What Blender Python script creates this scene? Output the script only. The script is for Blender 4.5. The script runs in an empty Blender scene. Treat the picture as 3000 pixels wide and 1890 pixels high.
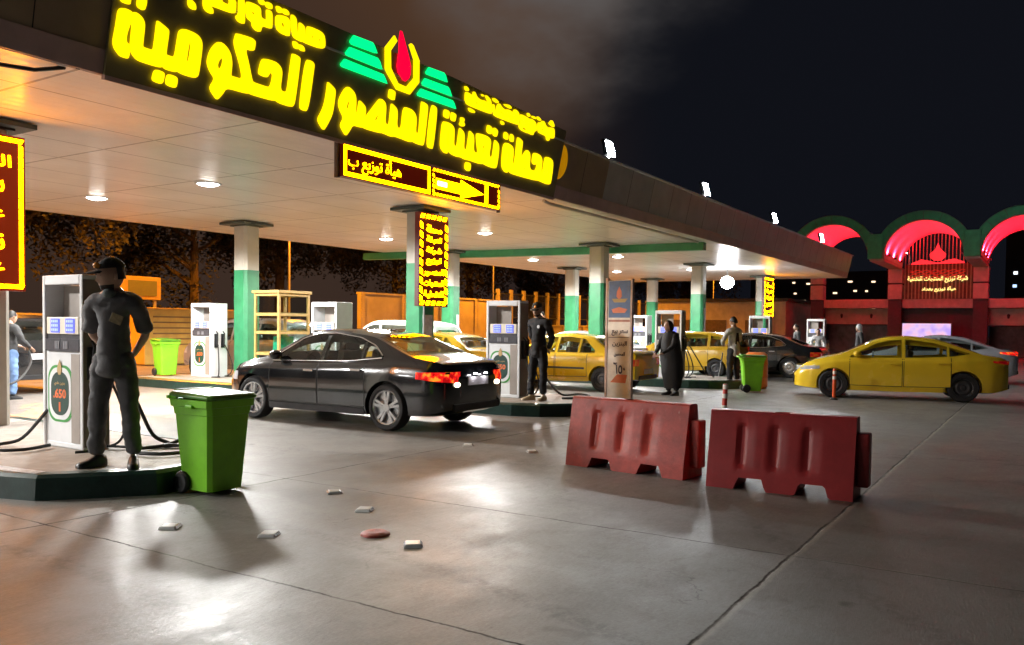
import bpy, bmesh, math, random
from mathutils import Vector, Matrix
random.seed(7)
scn = bpy.context.scene
COL = scn.collection
R = math.radians

# ------------------------------------------------------------------ camera
cd = bpy.data.cameras.new('camera'); cam = bpy.data.objects.new('camera', cd); COL.objects.link(cam)
YAW, PITCH, ROLL = 0.5675, -0.0333, 0.0116
F = Vector((math.cos(YAW)*math.cos(PITCH), math.sin(YAW)*math.cos(PITCH), math.sin(PITCH)))
RT = Vector((math.sin(YAW), -math.cos(YAW), 0)); UP = RT.cross(F)
R2 = RT*math.cos(ROLL)+UP*math.sin(ROLL); U2 = -RT*math.sin(ROLL)+UP*math.cos(ROLL)
cam.matrix_world = Matrix(((R2.x, U2.x, -F.x, 0), (R2.y, U2.y, -F.y, 0), (R2.z, U2.z, -F.z, 1.55), (0, 0, 0, 1)))
cd.sensor_width = 36; cd.lens = 36*2460.35/3000; cd.shift_y = 93.47/3000
cd.clip_start = 0.05; cd.clip_end = 3000
scn.camera = cam

# ------------------------------------------------------------------ render / world
scn.render.engine = 'CYCLES'
scn.cycles.use_denoising = True
try: scn.cycles.denoiser = 'OPENIMAGEDENOISE'
except Exception: pass
scn.cycles.max_bounces = 6; scn.cycles.diffuse_bounces = 3; scn.cycles.glossy_bounces = 3
scn.cycles.transmission_bounces = 4; scn.cycles.caustics_reflective = False; scn.cycles.caustics_refractive = False
scn.cycles.sample_clamp_indirect = 4.0
scn.view_settings.view_transform = 'Standard'; scn.view_settings.look = 'None'
scn.view_settings.gamma = 1; scn.view_settings.exposure = 0.25
W = bpy.data.worlds.new('World'); scn.world = W; W.use_nodes = True
nt = W.node_tree; nt.nodes.clear()
def N(t, **k):
    n = nt.nodes.new(t)
    for a, b in k.items(): setattr(n, a, b)
    return n
out = N('ShaderNodeOutputWorld'); bg = N('ShaderNodeBackground'); bg2 = N('ShaderNodeBackground'); add = N('ShaderNodeAddShader')
sky = N('ShaderNodeTexSky', sky_type='NISHITA', sun_disc=False); sky.sun_elevation = R(-6); sky.sun_rotation = R(200)
nt.links.new(sky.outputs[0], bg.inputs[0]); bg.inputs[1].default_value = 0.05
tc = N('ShaderNodeTexCoord'); mp = N('ShaderNodeMapping'); mp.inputs['Scale'].default_value = (2.6, 2.6, 5)
no = N('ShaderNodeTexNoise'); no.inputs['Scale'].default_value = 1.7; no.inputs['Detail'].default_value = 5; no.inputs['Roughness'].default_value = 0.5
nt.links.new(tc.outputs['Generated'], mp.inputs[0]); nt.links.new(mp.outputs[0], no.inputs[0])
def lobe(dx, dy, dz, lo, hi, wob=0.0):       # glow of the town on the clouds, brightest round one direction
    v = Vector((dx, dy, dz)).normalized()
    d = N('ShaderNodeVectorMath', operation='DOT_PRODUCT'); d.inputs[1].default_value = v
    nt.links.new(tc.outputs['Generated'], d.inputs[0])
    m = N('ShaderNodeMapRange', interpolation_type='SMOOTHSTEP'); m.inputs['From Min'].default_value = lo; m.inputs['From Max'].default_value = hi
    a_ = N('ShaderNodeMath', operation='MULTIPLY_ADD'); nt.links.new(no.outputs['Fac'], a_.inputs[0]); a_.inputs[1].default_value = wob; nt.links.new(d.outputs['Value'], a_.inputs[2])
    nt.links.new(a_.outputs[0], m.inputs[0]); return m.outputs[0]
cr = N('ShaderNodeValToRGB'); cr.color_ramp.elements[0].position = 0.3; cr.color_ramp.elements[1].position = 0.72
nt.links.new(no.outputs['Fac'], cr.inputs[0])
def mixc(f, a, b, mode='MIX'):
    m = N('ShaderNodeMix', data_type='RGBA', blend_type=mode)
    for s, v in ((0, f), (6, a), (7, b)):
        if hasattr(v, 'is_linked'): nt.links.new(v, m.inputs[s])
        elif s == 0: m.inputs[s].default_value = v
        else: m.inputs[s].default_value = (*v, 1)
    return m.outputs[2]
brown = lobe(0.672, 0.645, 0.368, 0.962, 1.015, 0.03)
grey = lobe(0.812, 0.422, 0.402, 0.9985, 1.026, 0.036)
mm = N('ShaderNodeMath', operation='MULTIPLY'); nt.links.new(grey, mm.inputs[0]); nt.links.new(cr.outputs[0], mm.inputs[1])
c1 = mixc(brown, (0.0042, 0.0048, 0.0074), (0.115, 0.052, 0.021))
low = lobe(0.52, 0.85, 0.10, 0.80, 0.99)
c1 = mixc(low, c1, (0.036, 0.021, 0.015))
c2 = mixc(mm.outputs[0], c1, (0.085, 0.078, 0.076))
nt.links.new(c2, bg2.inputs[0]); bg2.inputs[1].default_value = 1.0
nt.links.new(bg.outputs[0], add.inputs[0]); nt.links.new(bg2.outputs[0], add.inputs[1]); nt.links.new(add.outputs[0], out.inputs[0])
LAMP_W = 2600.0       # power of each round ceiling lamp
FLOOD_L = 700.0        # radiance of the roof floodlights

# ------------------------------------------------------------------ materials
MC = {}
def mat(name, col, rough=0.5, metal=0.0, var=0.12, scale=6.0, bump=0.0, bscale=40.0, emit=None, es=0.0, coat=0.0, spec=0.5, rvar=0.0, alpha=1.0, trans=0.0, dirt=0.0, scuff=None, coord='Object'):
    if name in MC: return MC[name]
    m = bpy.data.materials.new(name); MC[name] = m; m.use_nodes = True
    t = m.node_tree; b = t.nodes['Principled BSDF']
    b.inputs['Roughness'].default_value = rough; b.inputs['Metallic'].default_value = metal
    b.inputs['Specular IOR Level'].default_value = spec; b.inputs['Coat Weight'].default_value = coat; b.inputs['Coat Roughness'].default_value = 0.04
    b.inputs['Base Color'].default_value = (*col, 1)
    if trans: b.inputs['Transmission Weight'].default_value = trans; b.inputs['IOR'].default_value = 1.1
    if alpha < 1: b.inputs['Alpha'].default_value = alpha
    if emit: b.inputs['Emission Color'].default_value = (*emit, 1); b.inputs['Emission Strength'].default_value = es
    tcn = t.nodes.new('ShaderNodeTexCoord')
    if var > 0 or rvar > 0:
        n = t.nodes.new('ShaderNodeTexNoise'); n.inputs['Scale'].default_value = scale; n.inputs['Detail'].default_value = 6; n.inputs['Roughness'].default_value = 0.6
        t.links.new(tcn.outputs[coord], n.inputs['Vector'])
        if var > 0:
            r = t.nodes.new('ShaderNodeValToRGB'); r.color_ramp.elements[0].position = 0.3; r.color_ramp.elements[1].position = 0.7
            r.color_ramp.elements[0].color = (*[c*(1-var) for c in col], 1); r.color_ramp.elements[1].color = (*[min(1, c*(1+var)) for c in col], 1)
            if dirt:
                e = r.color_ramp.elements.new(0.18); e.color = (*[c*(1-dirt) for c in col], 1)
            t.links.new(n.outputs['Fac'], r.inputs[0]); col_o = r.outputs[0]
            if scuff:
                mp_ = t.nodes.new('ShaderNodeMapping'); mp_.inputs['Scale'].default_value = (9, 9, 3.2); mp_.inputs['Rotation'].default_value = (.4, .5, .3); t.links.new(tcn.outputs[coord], mp_.inputs[0])
                n3 = t.nodes.new('ShaderNodeTexNoise'); n3.inputs['Scale'].default_value = 2.6; n3.inputs['Detail'].default_value = 7; n3.inputs['Roughness'].default_value = .75; t.links.new(mp_.outputs[0], n3.inputs[0])
                q3 = t.nodes.new('ShaderNodeMapRange'); q3.inputs['From Min'].default_value = .62; q3.inputs['From Max'].default_value = .72; q3.inputs['To Max'].default_value = .7; t.links.new(n3.outputs['Fac'], q3.inputs[0])
                m3 = t.nodes.new('ShaderNodeMix'); m3.data_type = 'RGBA'; t.links.new(q3.outputs[0], m3.inputs[0]); t.links.new(col_o, m3.inputs[6]); m3.inputs[7].default_value = (*scuff, 1); col_o = m3.outputs[2]
            t.links.new(col_o, b.inputs['Base Color'])
        if rvar > 0:
            q = t.nodes.new('ShaderNodeMapRange'); q.inputs['From Min'].default_value = 0.3; q.inputs['From Max'].default_value = 0.7
            q.inputs['To Min'].default_value = max(0, rough-rvar); q.inputs['To Max'].default_value = min(1, rough+rvar)
            t.links.new(n.outputs['Fac'], q.inputs[0]); t.links.new(q.outputs[0], b.inputs['Roughness'])
    if bump > 0:
        n2 = t.nodes.new('ShaderNodeTexNoise'); n2.inputs['Scale'].default_value = bscale; n2.inputs['Detail'].default_value = 4
        t.links.new(tcn.outputs[coord], n2.inputs['Vector'])
        bp = t.nodes.new('ShaderNodeBump'); bp.inputs['Strength'].default_value = bump; bp.inputs['Distance'].default_value = 0.02
        t.links.new(n2.outputs['Fac'], bp.inputs['Height']); t.links.new(bp.outputs[0], b.inputs['Normal'])
    return m

def math_node(t, op, a, b=None, c=None):
    n = t.nodes.new('ShaderNodeMath'); n.operation = op
    for i, v in enumerate((a, b, c)):
        if v is None: continue
        if hasattr(v, 'is_linked'): t.links.new(v, n.inputs[i])
        else: n.inputs[i].default_value = v
    return n.outputs[0]

def floor_material():
    m = bpy.data.materials.new('polished_concrete'); m.use_nodes = True; t = m.node_tree; b = t.nodes['Principled BSDF']
    tcn = t.nodes.new('ShaderNodeTexCoord'); sp = t.nodes.new('ShaderNodeSeparateXYZ'); t.links.new(tcn.outputs['Object'], sp.inputs[0])
    def noise(scale, det, rough=0.55, sx=1, sy=1, dist=0.0, rot=0.0):
        mp = t.nodes.new('ShaderNodeMapping'); mp.inputs['Scale'].default_value = (sx, sy, 1); mp.inputs['Rotation'].default_value = (0, 0, rot)
        t.links.new(tcn.outputs['Object'], mp.inputs[0])
        n = t.nodes.new('ShaderNodeTexNoise'); n.inputs['Scale'].default_value = scale; n.inputs['Detail'].default_value = det; n.inputs['Roughness'].default_value = rough; n.inputs['Distortion'].default_value = dist
        t.links.new(mp.outputs[0], n.inputs[0]); return n.outputs['Fac']
    def ramp(v, stops):
        r = t.nodes.new('ShaderNodeValToRGB'); e = r.color_ramp.elements
        e[0].position, e[0].color = stops[0][0], (*stops[0][1], 1); e[1].position, e[1].color = stops[-1][0], (*stops[-1][1], 1)
        for p_, c_ in stops[1:-1]:
            x = e.new(p_); x.color = (*c_, 1)
        t.links.new(v, r.inputs[0]); return r.outputs[0]
    def mix(f, a, c, mode='MIX'):
        n = t.nodes.new('ShaderNodeMix'); n.data_type = 'RGBA'; n.blend_type = mode
        for i, v in ((0, f), (6, a), (7, c)):
            if hasattr(v, 'is_linked'): t.links.new(v, n.inputs[i])
            elif i == 0: n.inputs[i].default_value = v
            else: n.inputs[i].default_value = (*v, 1)
        return n.outputs[2]
    big = noise(0.35, 6, 0.6, dist=0.6); mid = noise(2.2, 8, 0.65); fine = noise(45, 4, 0.7); spots = noise(3.2, 5, 0.6, dist=0.7)
    base = ramp(big, [(0.28, (0.118, 0.104, 0.090)), (0.5, (0.184, 0.168, 0.148)), (0.72, (0.246, 0.232, 0.212))])
    base = mix(0.35, base, ramp(mid, [(0.3, (0.078, 0.071, 0.063)), (0.7, (0.24, 0.234, 0.221))]))
    base = mix(0.12, base, ramp(fine, [(0.3, (0.1, 0.09, 0.08)), (0.7, (0.5, 0.48, 0.45))]))
    st = ramp(spots, [(0.58, (0, 0, 0)), (0.70, (1, 1, 1))]); base = mix(math_node(t, 'MULTIPLY', st, 0.42), base, (0.10, 0.085, 0.075))
    vo = t.nodes.new('ShaderNodeTexVoronoi'); vo.inputs['Scale'].default_value = 1.15; t.links.new(tcn.outputs['Object'], vo.inputs['Vector'])
    dr = t.nodes.new('ShaderNodeMapRange'); dr.inputs['From Min'].default_value = .03; dr.inputs['From Max'].default_value = .075; dr.inputs['To Min'].default_value = .75; dr.inputs['To Max'].default_value = 0
    t.links.new(math_node(t, 'ADD', vo.outputs['Distance'], math_node(t, 'MULTIPLY', math_node(t, 'SUBTRACT', noise(12, 3), .5), .12)), dr.inputs[0])
    base = mix(dr.outputs[0], base, (0.05, 0.043, 0.037))          # oil drips
    v2 = t.nodes.new('ShaderNodeTexVoronoi'); v2.inputs['Scale'].default_value = 5.2; t.links.new(tcn.outputs['Object'], v2.inputs['Vector'])
    d2 = t.nodes.new('ShaderNodeMapRange'); d2.inputs['From Min'].default_value = .025; d2.inputs['From Max'].default_value = .06; d2.inputs['To Min'].default_value = .5; d2.inputs['To Max'].default_value = 0; t.links.new(v2.outputs['Distance'], d2.inputs[0])
    base = mix(d2.outputs[0], base, (0.07, 0.06, 0.052))           # trodden gum and grit
    # hairline cracks
    v3 = t.nodes.new('ShaderNodeTexVoronoi'); v3.feature = 'DISTANCE_TO_EDGE'; v3.inputs['Scale'].default_value = .42
    mpd = t.nodes.new('ShaderNodeVectorMath'); mpd.operation = 'ADD'; nzc = t.nodes.new('ShaderNodeTexNoise'); nzc.inputs['Scale'].default_value = 2.2; nzc.inputs['Detail'].default_value = 6; t.links.new(tcn.outputs['Object'], nzc.inputs[0])
    t.links.new(tcn.outputs['Object'], mpd.inputs[0]); t.links.new(nzc.outputs['Color'], mpd.inputs[1]); t.links.new(mpd.outputs[0], v3.inputs['Vector'])
    d3 = t.nodes.new('ShaderNodeMapRange'); d3.inputs['From Min'].default_value = .0015; d3.inputs['From Max'].default_value = .004; d3.inputs['To Min'].default_value = .6; d3.inputs['To Max'].default_value = 0; t.links.new(v3.outputs['Distance'], d3.inputs[0])
    base = mix(math_node(t, 'MULTIPLY', d3.outputs[0], ramp(noise(.7, 2), [(.5, (0, 0, 0)), (.58, (1, 1, 1))])), base, (0.06, 0.052, 0.045))
    # sawn joints between the cast slabs, wobbling a little
    wob = math_node(t, 'MULTIPLY', math_node(t, 'SUBTRACT', noise(1.3, 5, 0.7), 0.5), 0.10)
    def joint(coord, at, hw, lim=None, limc=None):
        d = math_node(t, 'ABSOLUTE', math_node(t, 'SUBTRACT', math_node(t, 'ADD', coord, wob), at))
        s = t.nodes.new('ShaderNodeMapRange'); s.inputs['From Min'].default_value = hw*0.6; s.inputs['From Max'].default_value = hw*1.5
        s.inputs['To Min'].default_value = 1; s.inputs['To Max'].default_value = 0; t.links.new(d, s.inputs[0]); v = s.outputs[0]
        return v
    X, Y = sp.outputs[0], sp.outputs[1]
    j = None
    for cc, at, hw in ((X, 3.45, .008), (X, 5.85, .006), (Y, 1.44, .010), (Y, 6.40, .010), (X, 11.4, .006), (X, 17.2, .006), (Y, -3.6, .01), (X, 0.9, .006), (X, 23, .006), (Y, 21.5, .02)):
        v = joint(cc, at, hw); j = v if j is None else math_node(t, 'MAXIMUM', j, v)
    broken = ramp(noise(3.0, 4, 0.6), [(0.35, (0.35,)*3), (0.6, (1, 1, 1))])
    j2 = math_node(t, 'MULTIPLY', j, broken)
    base = mix(j2, base, (0.035, 0.03, 0.025))
    # pale crumbled edge beside the widest joint
    d = math_node(t, 'ABSOLUTE', math_node(t, 'SUBTRACT', math_node(t, 'ADD', Y, wob), 1.415)); s = t.nodes.new('ShaderNodeMapRange')
    s.inputs['From Min'].default_value = 0.0; s.inputs['From Max'].default_value = 0.03; s.inputs['To Min'].default_value = 0.7; s.inputs['To Max'].default_value = 0; t.links.new(d, s.inputs[0])
    base = mix(math_node(t, 'MULTIPLY', s.outputs[0], noise(9, 5, 0.8)), base, (0.5, 0.45, 0.36))
    def track(cx, cy, r, hw, k):
        dx = math_node(t, 'SUBTRACT', X, cx); dy = math_node(t, 'SUBTRACT', Y, cy)
        d = math_node(t, 'ABSOLUTE', math_node(t, 'SUBTRACT', math_node(t, 'SQRT', math_node(t, 'ADD', math_node(t, 'MULTIPLY', dx, dx), math_node(t, 'MULTIPLY', dy, dy))), r))
        s_ = t.nodes.new('ShaderNodeMapRange'); s_.inputs['From Min'].default_value = hw*.5; s_.inputs['From Max'].default_value = hw; s_.inputs['To Min'].default_value = k; s_.inputs['To Max'].default_value = 0; t.links.new(d, s_.inputs[0]); return s_.outputs[0]
    tr_ = None
    for a in ((-6, 5.4, 8.95, .10, .5), (-6, 5.4, 10.45, .10, .4), (30, 12, 21.6, .11, .45), (30, 12, 23.1, .11, .4), (14, -9, 13.2, .12, .35)):
        v = track(*a); tr_ = v if tr_ is None else math_node(t, 'MAXIMUM', tr_, v)
    base = mix(math_node(t, 'MULTIPLY', tr_, ramp(noise(14, 4, 0.8, 1, 1), [(0.4, (0, 0, 0)), (0.6, (1, 1, 1))])), base, (0.045, 0.04, 0.036))
    t.links.new(base, b.inputs['Base Color'])
    # trowelled gloss: patches and scratches
    g1 = noise(0.9, 7, 0.72, dist=1.2); g2 = noise(6, 6, 0.75, 1, 4.0, rot=0.5, dist=0.8); g3 = noise(26, 3, 0.6, 1, 3.0, rot=-0.7)
    rr = math_node(t, 'ADD', math_node(t, 'MULTIPLY', g1, 0.52), math_node(t, 'ADD', math_node(t, 'MULTIPLY', g2, 0.30), math_node(t, 'MULTIPLY', g3, 0.14)))
    rr = math_node(t, 'SUBTRACT', rr, 0.03)
    rr = math_node(t, 'ADD', rr, math_node(t, 'MULTIPLY', j2, 0.4))
    t.links.new(rr, b.inputs['Roughness']); b.inputs['Specular IOR Level'].default_value = 0.36
    bp = t.nodes.new('ShaderNodeBump'); bp.inputs['Strength'].default_value = 0.55; bp.inputs['Distance'].default_value = 0.012
    hh = math_node(t, 'ADD', math_node(t, 'MULTIPLY', g2, 0.35), math_node(t, 'ADD', math_node(t, 'MULTIPLY', g3, 0.25), math_node(t, 'MULTIPLY', j2, -0.4)))
    t.links.new(hh, bp.inputs['Height']); t.links.new(bp.outputs[0], b.inputs['Normal'])
    return m

def soffit_material():
    m = bpy.data.materials.new('slatted_soffit'); m.use_nodes = True; t = m.node_tree; b = t.nodes['Principled BSDF']
    tcn = t.nodes.new('ShaderNodeTexCoord'); sp = t.nodes.new('ShaderNodeSeparateXYZ'); t.links.new(tcn.outputs['Object'], sp.inputs[0])
    def seam(c, per, hw, off=0.0):
        f = math_node(t, 'FRACT', math_node(t, 'DIVIDE', math_node(t, 'ADD', c, off+1000*per), per))
        d = math_node(t, 'MINIMUM', f, math_node(t, 'SUBTRACT', 1.0, f))
        return math_node(t, 'LESS_THAN', d, hw/per)
    sx = seam(sp.outputs[0], 2.4, .020); sy = seam(sp.outputs[1], 1.2, .016, 0.3); sl = seam(sp.outputs[1], 0.2, .004, 0.1)
    n = t.nodes.new('ShaderNodeTexNoise'); n.inputs['Scale'].default_value = 0.8; n.inputs['Detail'].default_value = 6; t.links.new(tcn.outputs['Object'], n.inputs[0])
    r = t.nodes.new('ShaderNodeValToRGB'); r.color_ramp.elements[0].color = (0.66, 0.64, 0.61, 1); r.color_ramp.elements[1].color = (0.82, 0.80, 0.77, 1)
    r.color_ramp.elements[0].position = .3; r.color_ramp.elements[1].position = .7; t.links.new(n.outputs['Fac'], r.inputs[0])
    mx = t.nodes.new('ShaderNodeMix'); mx.data_type = 'RGBA'; t.links.new(r.outputs[0], mx.inputs[6]); mx.inputs[7].default_value = (0.16, 0.13, 0.11, 1)
    t.links.new(math_node(t, 'ADD', math_node(t, 'MULTIPLY', math_node(t, 'MAXIMUM', sx, sy), 0.75), math_node(t, 'MULTIPLY', sl, 0.18)), mx.inputs[0])
    t.links.new(mx.outputs[2], b.inputs['Base Color'])
    b.inputs['Roughness'].default_value = 0.30; b.inputs['Specular IOR Level'].default_value = 0.35
    w = math_node(t, 'SINE', math_node(t, 'MULTIPLY', sp.outputs[1], 2*math.pi/0.2))
    bp = t.nodes.new('ShaderNodeBump'); bp.inputs['Strength'].default_value = 0.25; bp.inputs['Distance'].default_value = 0.01
    t.links.new(w, bp.inputs['Height']); t.links.new(bp.outputs[0], b.inputs['Normal'])
    return m

# ------------------------------------------------------------------ mesh helpers
class MB:
    def __init__(s): s.v = []; s.f = []; s.m = []; s.mi = 0
    def quad_grid(s, rows, flip=False, closed=False):
        n = len(rows[0]); o = len(s.v)
        for r in rows: s.v += [tuple(p) for p in r]
        for i in range(len(rows)-1):
            for j in range(n if closed else n-1):
                a, b_, c, d = o+i*n+j, o+i*n+(j+1) % n, o+(i+1)*n+(j+1) % n, o+(i+1)*n+j
                s.f.append((a, d, c, b_) if flip else (a, b_, c, d)); s.m.append(s.mi)
        return o
    def face(s, pts, flip=False):
        o = len(s.v); s.v += [tuple(p) for p in pts]; ids = list(range(o, o+len(pts)))
        s.f.append(tuple(reversed(ids)) if flip else tuple(ids)); s.m.append(s.mi)
    def box(s, c, d, rz=0.0, taper=1.0, M=None):
        o = len(s.v); hx, hy, hz = d[0]/2, d[1]/2, d[2]/2
        for k, (x, y, z) in enumerate([(-hx, -hy, -hz), (hx, -hy, -hz), (hx, hy, -hz), (-hx, hy, -hz), (-hx*taper, -hy*taper, hz), (hx*taper, -hy*taper, hz), (hx*taper, hy*taper, hz), (-hx*taper, hy*taper, hz)]):
            if rz: x, y = x*math.cos(rz)-y*math.sin(rz), x*math.sin(rz)+y*math.cos(rz)
            p = Vector((x, y, z))
            if M is not None: p = M @ p
            s.v.append((p.x+c[0], p.y+c[1], p.z+c[2]))
        for f in ((0, 3, 2, 1), (4, 5, 6, 7), (0, 1, 5, 4), (1, 2, 6, 5), (2, 3, 7, 6), (3, 0, 4, 7)):
            s.f.append(tuple(o+i for i in f)); s.m.append(s.mi)
    def prism(s, poly, fn0, fn1):
        """extrude a 2-D polygon between two mappings; convex or mildly concave caps"""
        a = [tuple(fn0(p)) for p in poly]; b_ = [tuple(fn1(p)) for p in poly]; n = len(poly)
        o = len(s.v); s.v += a+b_
        for i in range(n): s.f.append((o+i, o+(i+1) % n, o+n+(i+1) % n, o+n+i)); s.m.append(s.mi)
        s.f.append(tuple(range(o+n-1, o-1, -1))); s.m.append(s.mi); s.f.append(tuple(range(o+n, o+2*n))); s.m.append(s.mi)
    def tube(s, path, r, n=8, caps=True):
        P = [Vector(p) for p in path]; rs = r if isinstance(r, (list, tuple)) else [r]*len(P)
        rows = []; up = None
        for i, p in enumerate(P):
            t = (P[min(i+1, len(P)-1)]-P[max(i-1, 0)]).normalized()
            if up is None: up = t.orthogonal().normalized()
            up = (up-t*up.dot(t)); up = up.normalized() if up.length > 1e-6 else t.orthogonal().normalized()
            sd = t.cross(up)
            rows.append([p+(up*math.cos(2*math.pi*k/n)+sd*math.sin(2*math.pi*k/n))*rs[i] for k in range(n)])
        s.quad_grid(rows, closed=True)
        if caps: s.face(rows[0], True); s.face(rows[-1])
    def hose(s, path, r, n=8):
        P = [Vector(p) for p in path]; o = []
        for i in range(len(P)-1):
            p0, p1, p2, p3 = P[max(0, i-1)], P[i], P[i+1], P[min(len(P)-1, i+2)]
            for k in range(6):
                t = k/6; o.append(.5*((2*p1)+(p2-p0)*t+(2*p0-5*p1+4*p2-p3)*t*t+(3*p1-p0-3*p2+p3)*t**3))
        s.tube(o+[P[-1]], r, n)
    def cyl(s, a, b_, r0, r1=None, n=16): s.tube([a, b_], [r0, r0 if r1 is None else r1], n)
    def lathe(s, prof, n=24, axis='z', c=(0, 0, 0)):
        rows = []
        for k in range(n+1):
            t = 2*math.pi*k/n; row = []
            for r_, h in prof:
                x, y, z = r_*math.cos(t), r_*math.sin(t), h
                if axis == 'y': x, y, z = x, h, -y
                elif axis == 'x': x, y, z = h, x, y
                row.append((x+c[0], y+c[1], z+c[2]))
            rows.append(row)
        s.quad_grid(rows)
    def ball(s, c, rx, ry=None, rz=None, n=12):
        ry = ry or rx; rz = rz or rx; rows = []
        for i in range(n+1):
            a = math.pi*i/n-math.pi/2
            rows.append([(c[0]+rx*math.cos(a)*math.cos(2*math.pi*k/(2*n)), c[1]+ry*math.cos(a)*math.sin(2*math.pi*k/(2*n)), c[2]+rz*math.sin(a)) for k in range(2*n)])
        s.quad_grid(rows, closed=True)
    def build(s, name, mats, parent=None, smooth=False, bevel=0.0, angle=35, seg=2):
        me = bpy.data.meshes.new(name); me.from_pydata(s.v, [], s.f)
        mats = mats if isinstance(mats, (list, tuple)) else [mats]
        for m in mats: me.materials.append(m)
        me.polygons.foreach_set('material_index', s.m); me.update()
        bm = bmesh.new(); bm.from_mesh(me); bmesh.ops.remove_doubles(bm, verts=bm.verts, dist=1e-5); bmesh.ops.recalc_face_normals(bm, faces=bm.faces); bm.to_mesh(me); bm.free()
        if smooth:
            me.polygons.foreach_set('use_smooth', [True]*len(me.polygons)); me.set_sharp_from_angle(angle=R(angle))
        o = bpy.data.objects.new(name, me); COL.objects.link(o)
        if parent: o.parent = parent
        if bevel:
            bv = o.modifiers.new('bevel', 'BEVEL'); bv.width = bevel; bv.segments = seg; bv.limit_method = 'ANGLE'; bv.angle_limit = R(40); bv.use_clamp_overlap = True
        return o
def thing(name, label, cat, loc=(0, 0, 0), rz=0.0, group=None, kind=None):
    o = bpy.data.objects.new(name, None); COL.objects.link(o); o.empty_display_size = 0.2
    o.location = loc; o.rotation_euler = (0, 0, rz); o['label'] = label; o['category'] = cat
    if group: o['group'] = group
    if kind: o['kind'] = kind
    return o
def tag(o, label, cat, group=None, kind=None):
    o['label'] = label; o['category'] = cat
    if group: o['group'] = group
    if kind: o['kind'] = kind
    return o
def dup(root, loc, rz, label, group=None):
    def cp(o, par):
        c = o.copy(); COL.objects.link(c)
        if par: c.parent = par
        for ch in list(o.children): cp(ch, c)
        return c
    r = cp(root, None); r.location = loc; r.rotation_euler = (0, 0, rz); r['label'] = label
    if group: r['group'] = group
    return r
def evaluated(o, name, mats=None, parent=None, smooth=True, angle=None):
    dg = bpy.context.evaluated_depsgraph_get(); me = bpy.data.meshes.new_from_object(o.evaluated_get(dg)); me.name = name
    if mats:
        me.materials.clear()
        for m in mats: me.materials.append(m)
    if smooth:
        me.polygons.foreach_set('use_smooth', [True]*len(me.polygons))
        if angle: me.set_sharp_from_angle(angle=R(angle))
    bpy.data.objects.remove(o, do_unlink=True)
    n = bpy.data.objects.new(name, me); COL.objects.link(n)
    if parent: n.parent = parent
    return n
def chaikin(pl, q=.22):
    o = []
    for i in range(len(pl)):
        a, c = pl[i], pl[(i+1) % len(pl)]; o += [(a[0]+(c[0]-a[0])*q, a[1]+(c[1]-a[1])*q), (a[0]+(c[0]-a[0])*(1-q), a[1]+(c[1]-a[1])*(1-q))]
    return o
def shape2d(name, polys_list, fn, depth, m, parent=None, soft=False):
    """flat letters: filled outlines with holes, extruded by depth, placed by fn(u, v, w)"""
    c = bpy.data.curves.new('outline', 'CURVE'); c.dimensions = '2D'; c.fill_mode = 'BOTH'; c.extrude = depth/2
    for polys in polys_list:
        for pl in polys:
            if soft: pl = chaikin(chaikin(pl), .25)
            sp = c.splines.new('POLY'); sp.points.add(len(pl)-1); sp.use_cyclic_u = True
            for i, (u, v) in enumerate(pl): sp.points[i].co = (u, v, 0, 1)
    o = bpy.data.objects.new('outline', c); COL.objects.link(o)
    n = evaluated(o, name, [m], parent, smooth=False); bpy.data.curves.remove(c)
    for v in n.data.vertices: v.co = Vector(fn(v.co.x, v.co.y, v.co.z))
    n.data.update(); return n
# Arabic letters joined by hand: (isolated, final, initial, medial)
AR = {}
for ch, cp, four in (('ا', 0xFE8D, 0), ('أ', 0xFE83, 0), ('ب', 0xFE8F, 1), ('ة', 0xFE93, 0), ('ت', 0xFE95, 1), ('ج', 0xFE9D, 1), ('ح', 0xFEA1, 1), ('د', 0xFEA9, 0), ('ر', 0xFEAD, 0), ('ز', 0xFEAF, 0), ('س', 0xFEB1, 1), ('ش', 0xFEB5, 1), ('ص', 0xFEB9, 1), ('ط', 0xFEC1, 1), ('ع', 0xFEC9, 1), ('غ', 0xFECD, 1), ('ف', 0xFED1, 1), ('ق', 0xFED5, 1), ('ك', 0xFED9, 1), ('ل', 0xFEDD, 1), ('م', 0xFEE1, 1), ('ن', 0xFEE5, 1), ('ه', 0xFEE9, 1), ('و', 0xFEED, 0), ('ي', 0xFEF1, 1), ('ئ', 0xFE89, 1)):
    AR[ch] = (cp, four)
def arabic(s):
    o = []
    for i, ch in enumerate(s):
        if ch not in AR: o.append(ch); continue
        cp, four = AR[ch]; pj = i > 0 and s[i-1] in AR and AR[s[i-1]][1]; nj = four and i+1 < len(s) and s[i+1] in AR
        k = (3 if nj else 1) if pj else (2 if nj else 0)
        o.append(chr(cp+k))
    return ''.join(reversed(o))
def text(name, body, fn, w, h, depth, m, parent=None, bold=0.02, keep=False):
    """writing fitted into a w x h box centred on (0,0), placed by fn(u, v, w)"""
    c = bpy.data.curves.new('txt', 'FONT'); c.body = body; c.size = 1; c.offset = bold; c.extrude = 0.01; c.resolution_u = 2
    o = bpy.data.objects.new('txt', c); COL.objects.link(o); n = evaluated(o, name, [m], parent, smooth=False); bpy.data.curves.remove(c)
    xs = [v.co.x for v in n.data.vertices]; ys = [v.co.y for v in n.data.vertices]
    if not xs: return n
    sx = w/max(1e-6, max(xs)-min(xs)); sy = h/max(1e-6, max(ys)-min(ys)); cx = (max(xs)+min(xs))/2; cy = (max(ys)+min(ys))/2
    if keep: sx = sy = min(sx, sy)
    for v in n.data.vertices: v.co = Vector(fn((v.co.x-cx)*sx, (v.co.y-cy)*sy, v.co.z*depth/0.02))
    n.data.update(); return n
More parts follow.
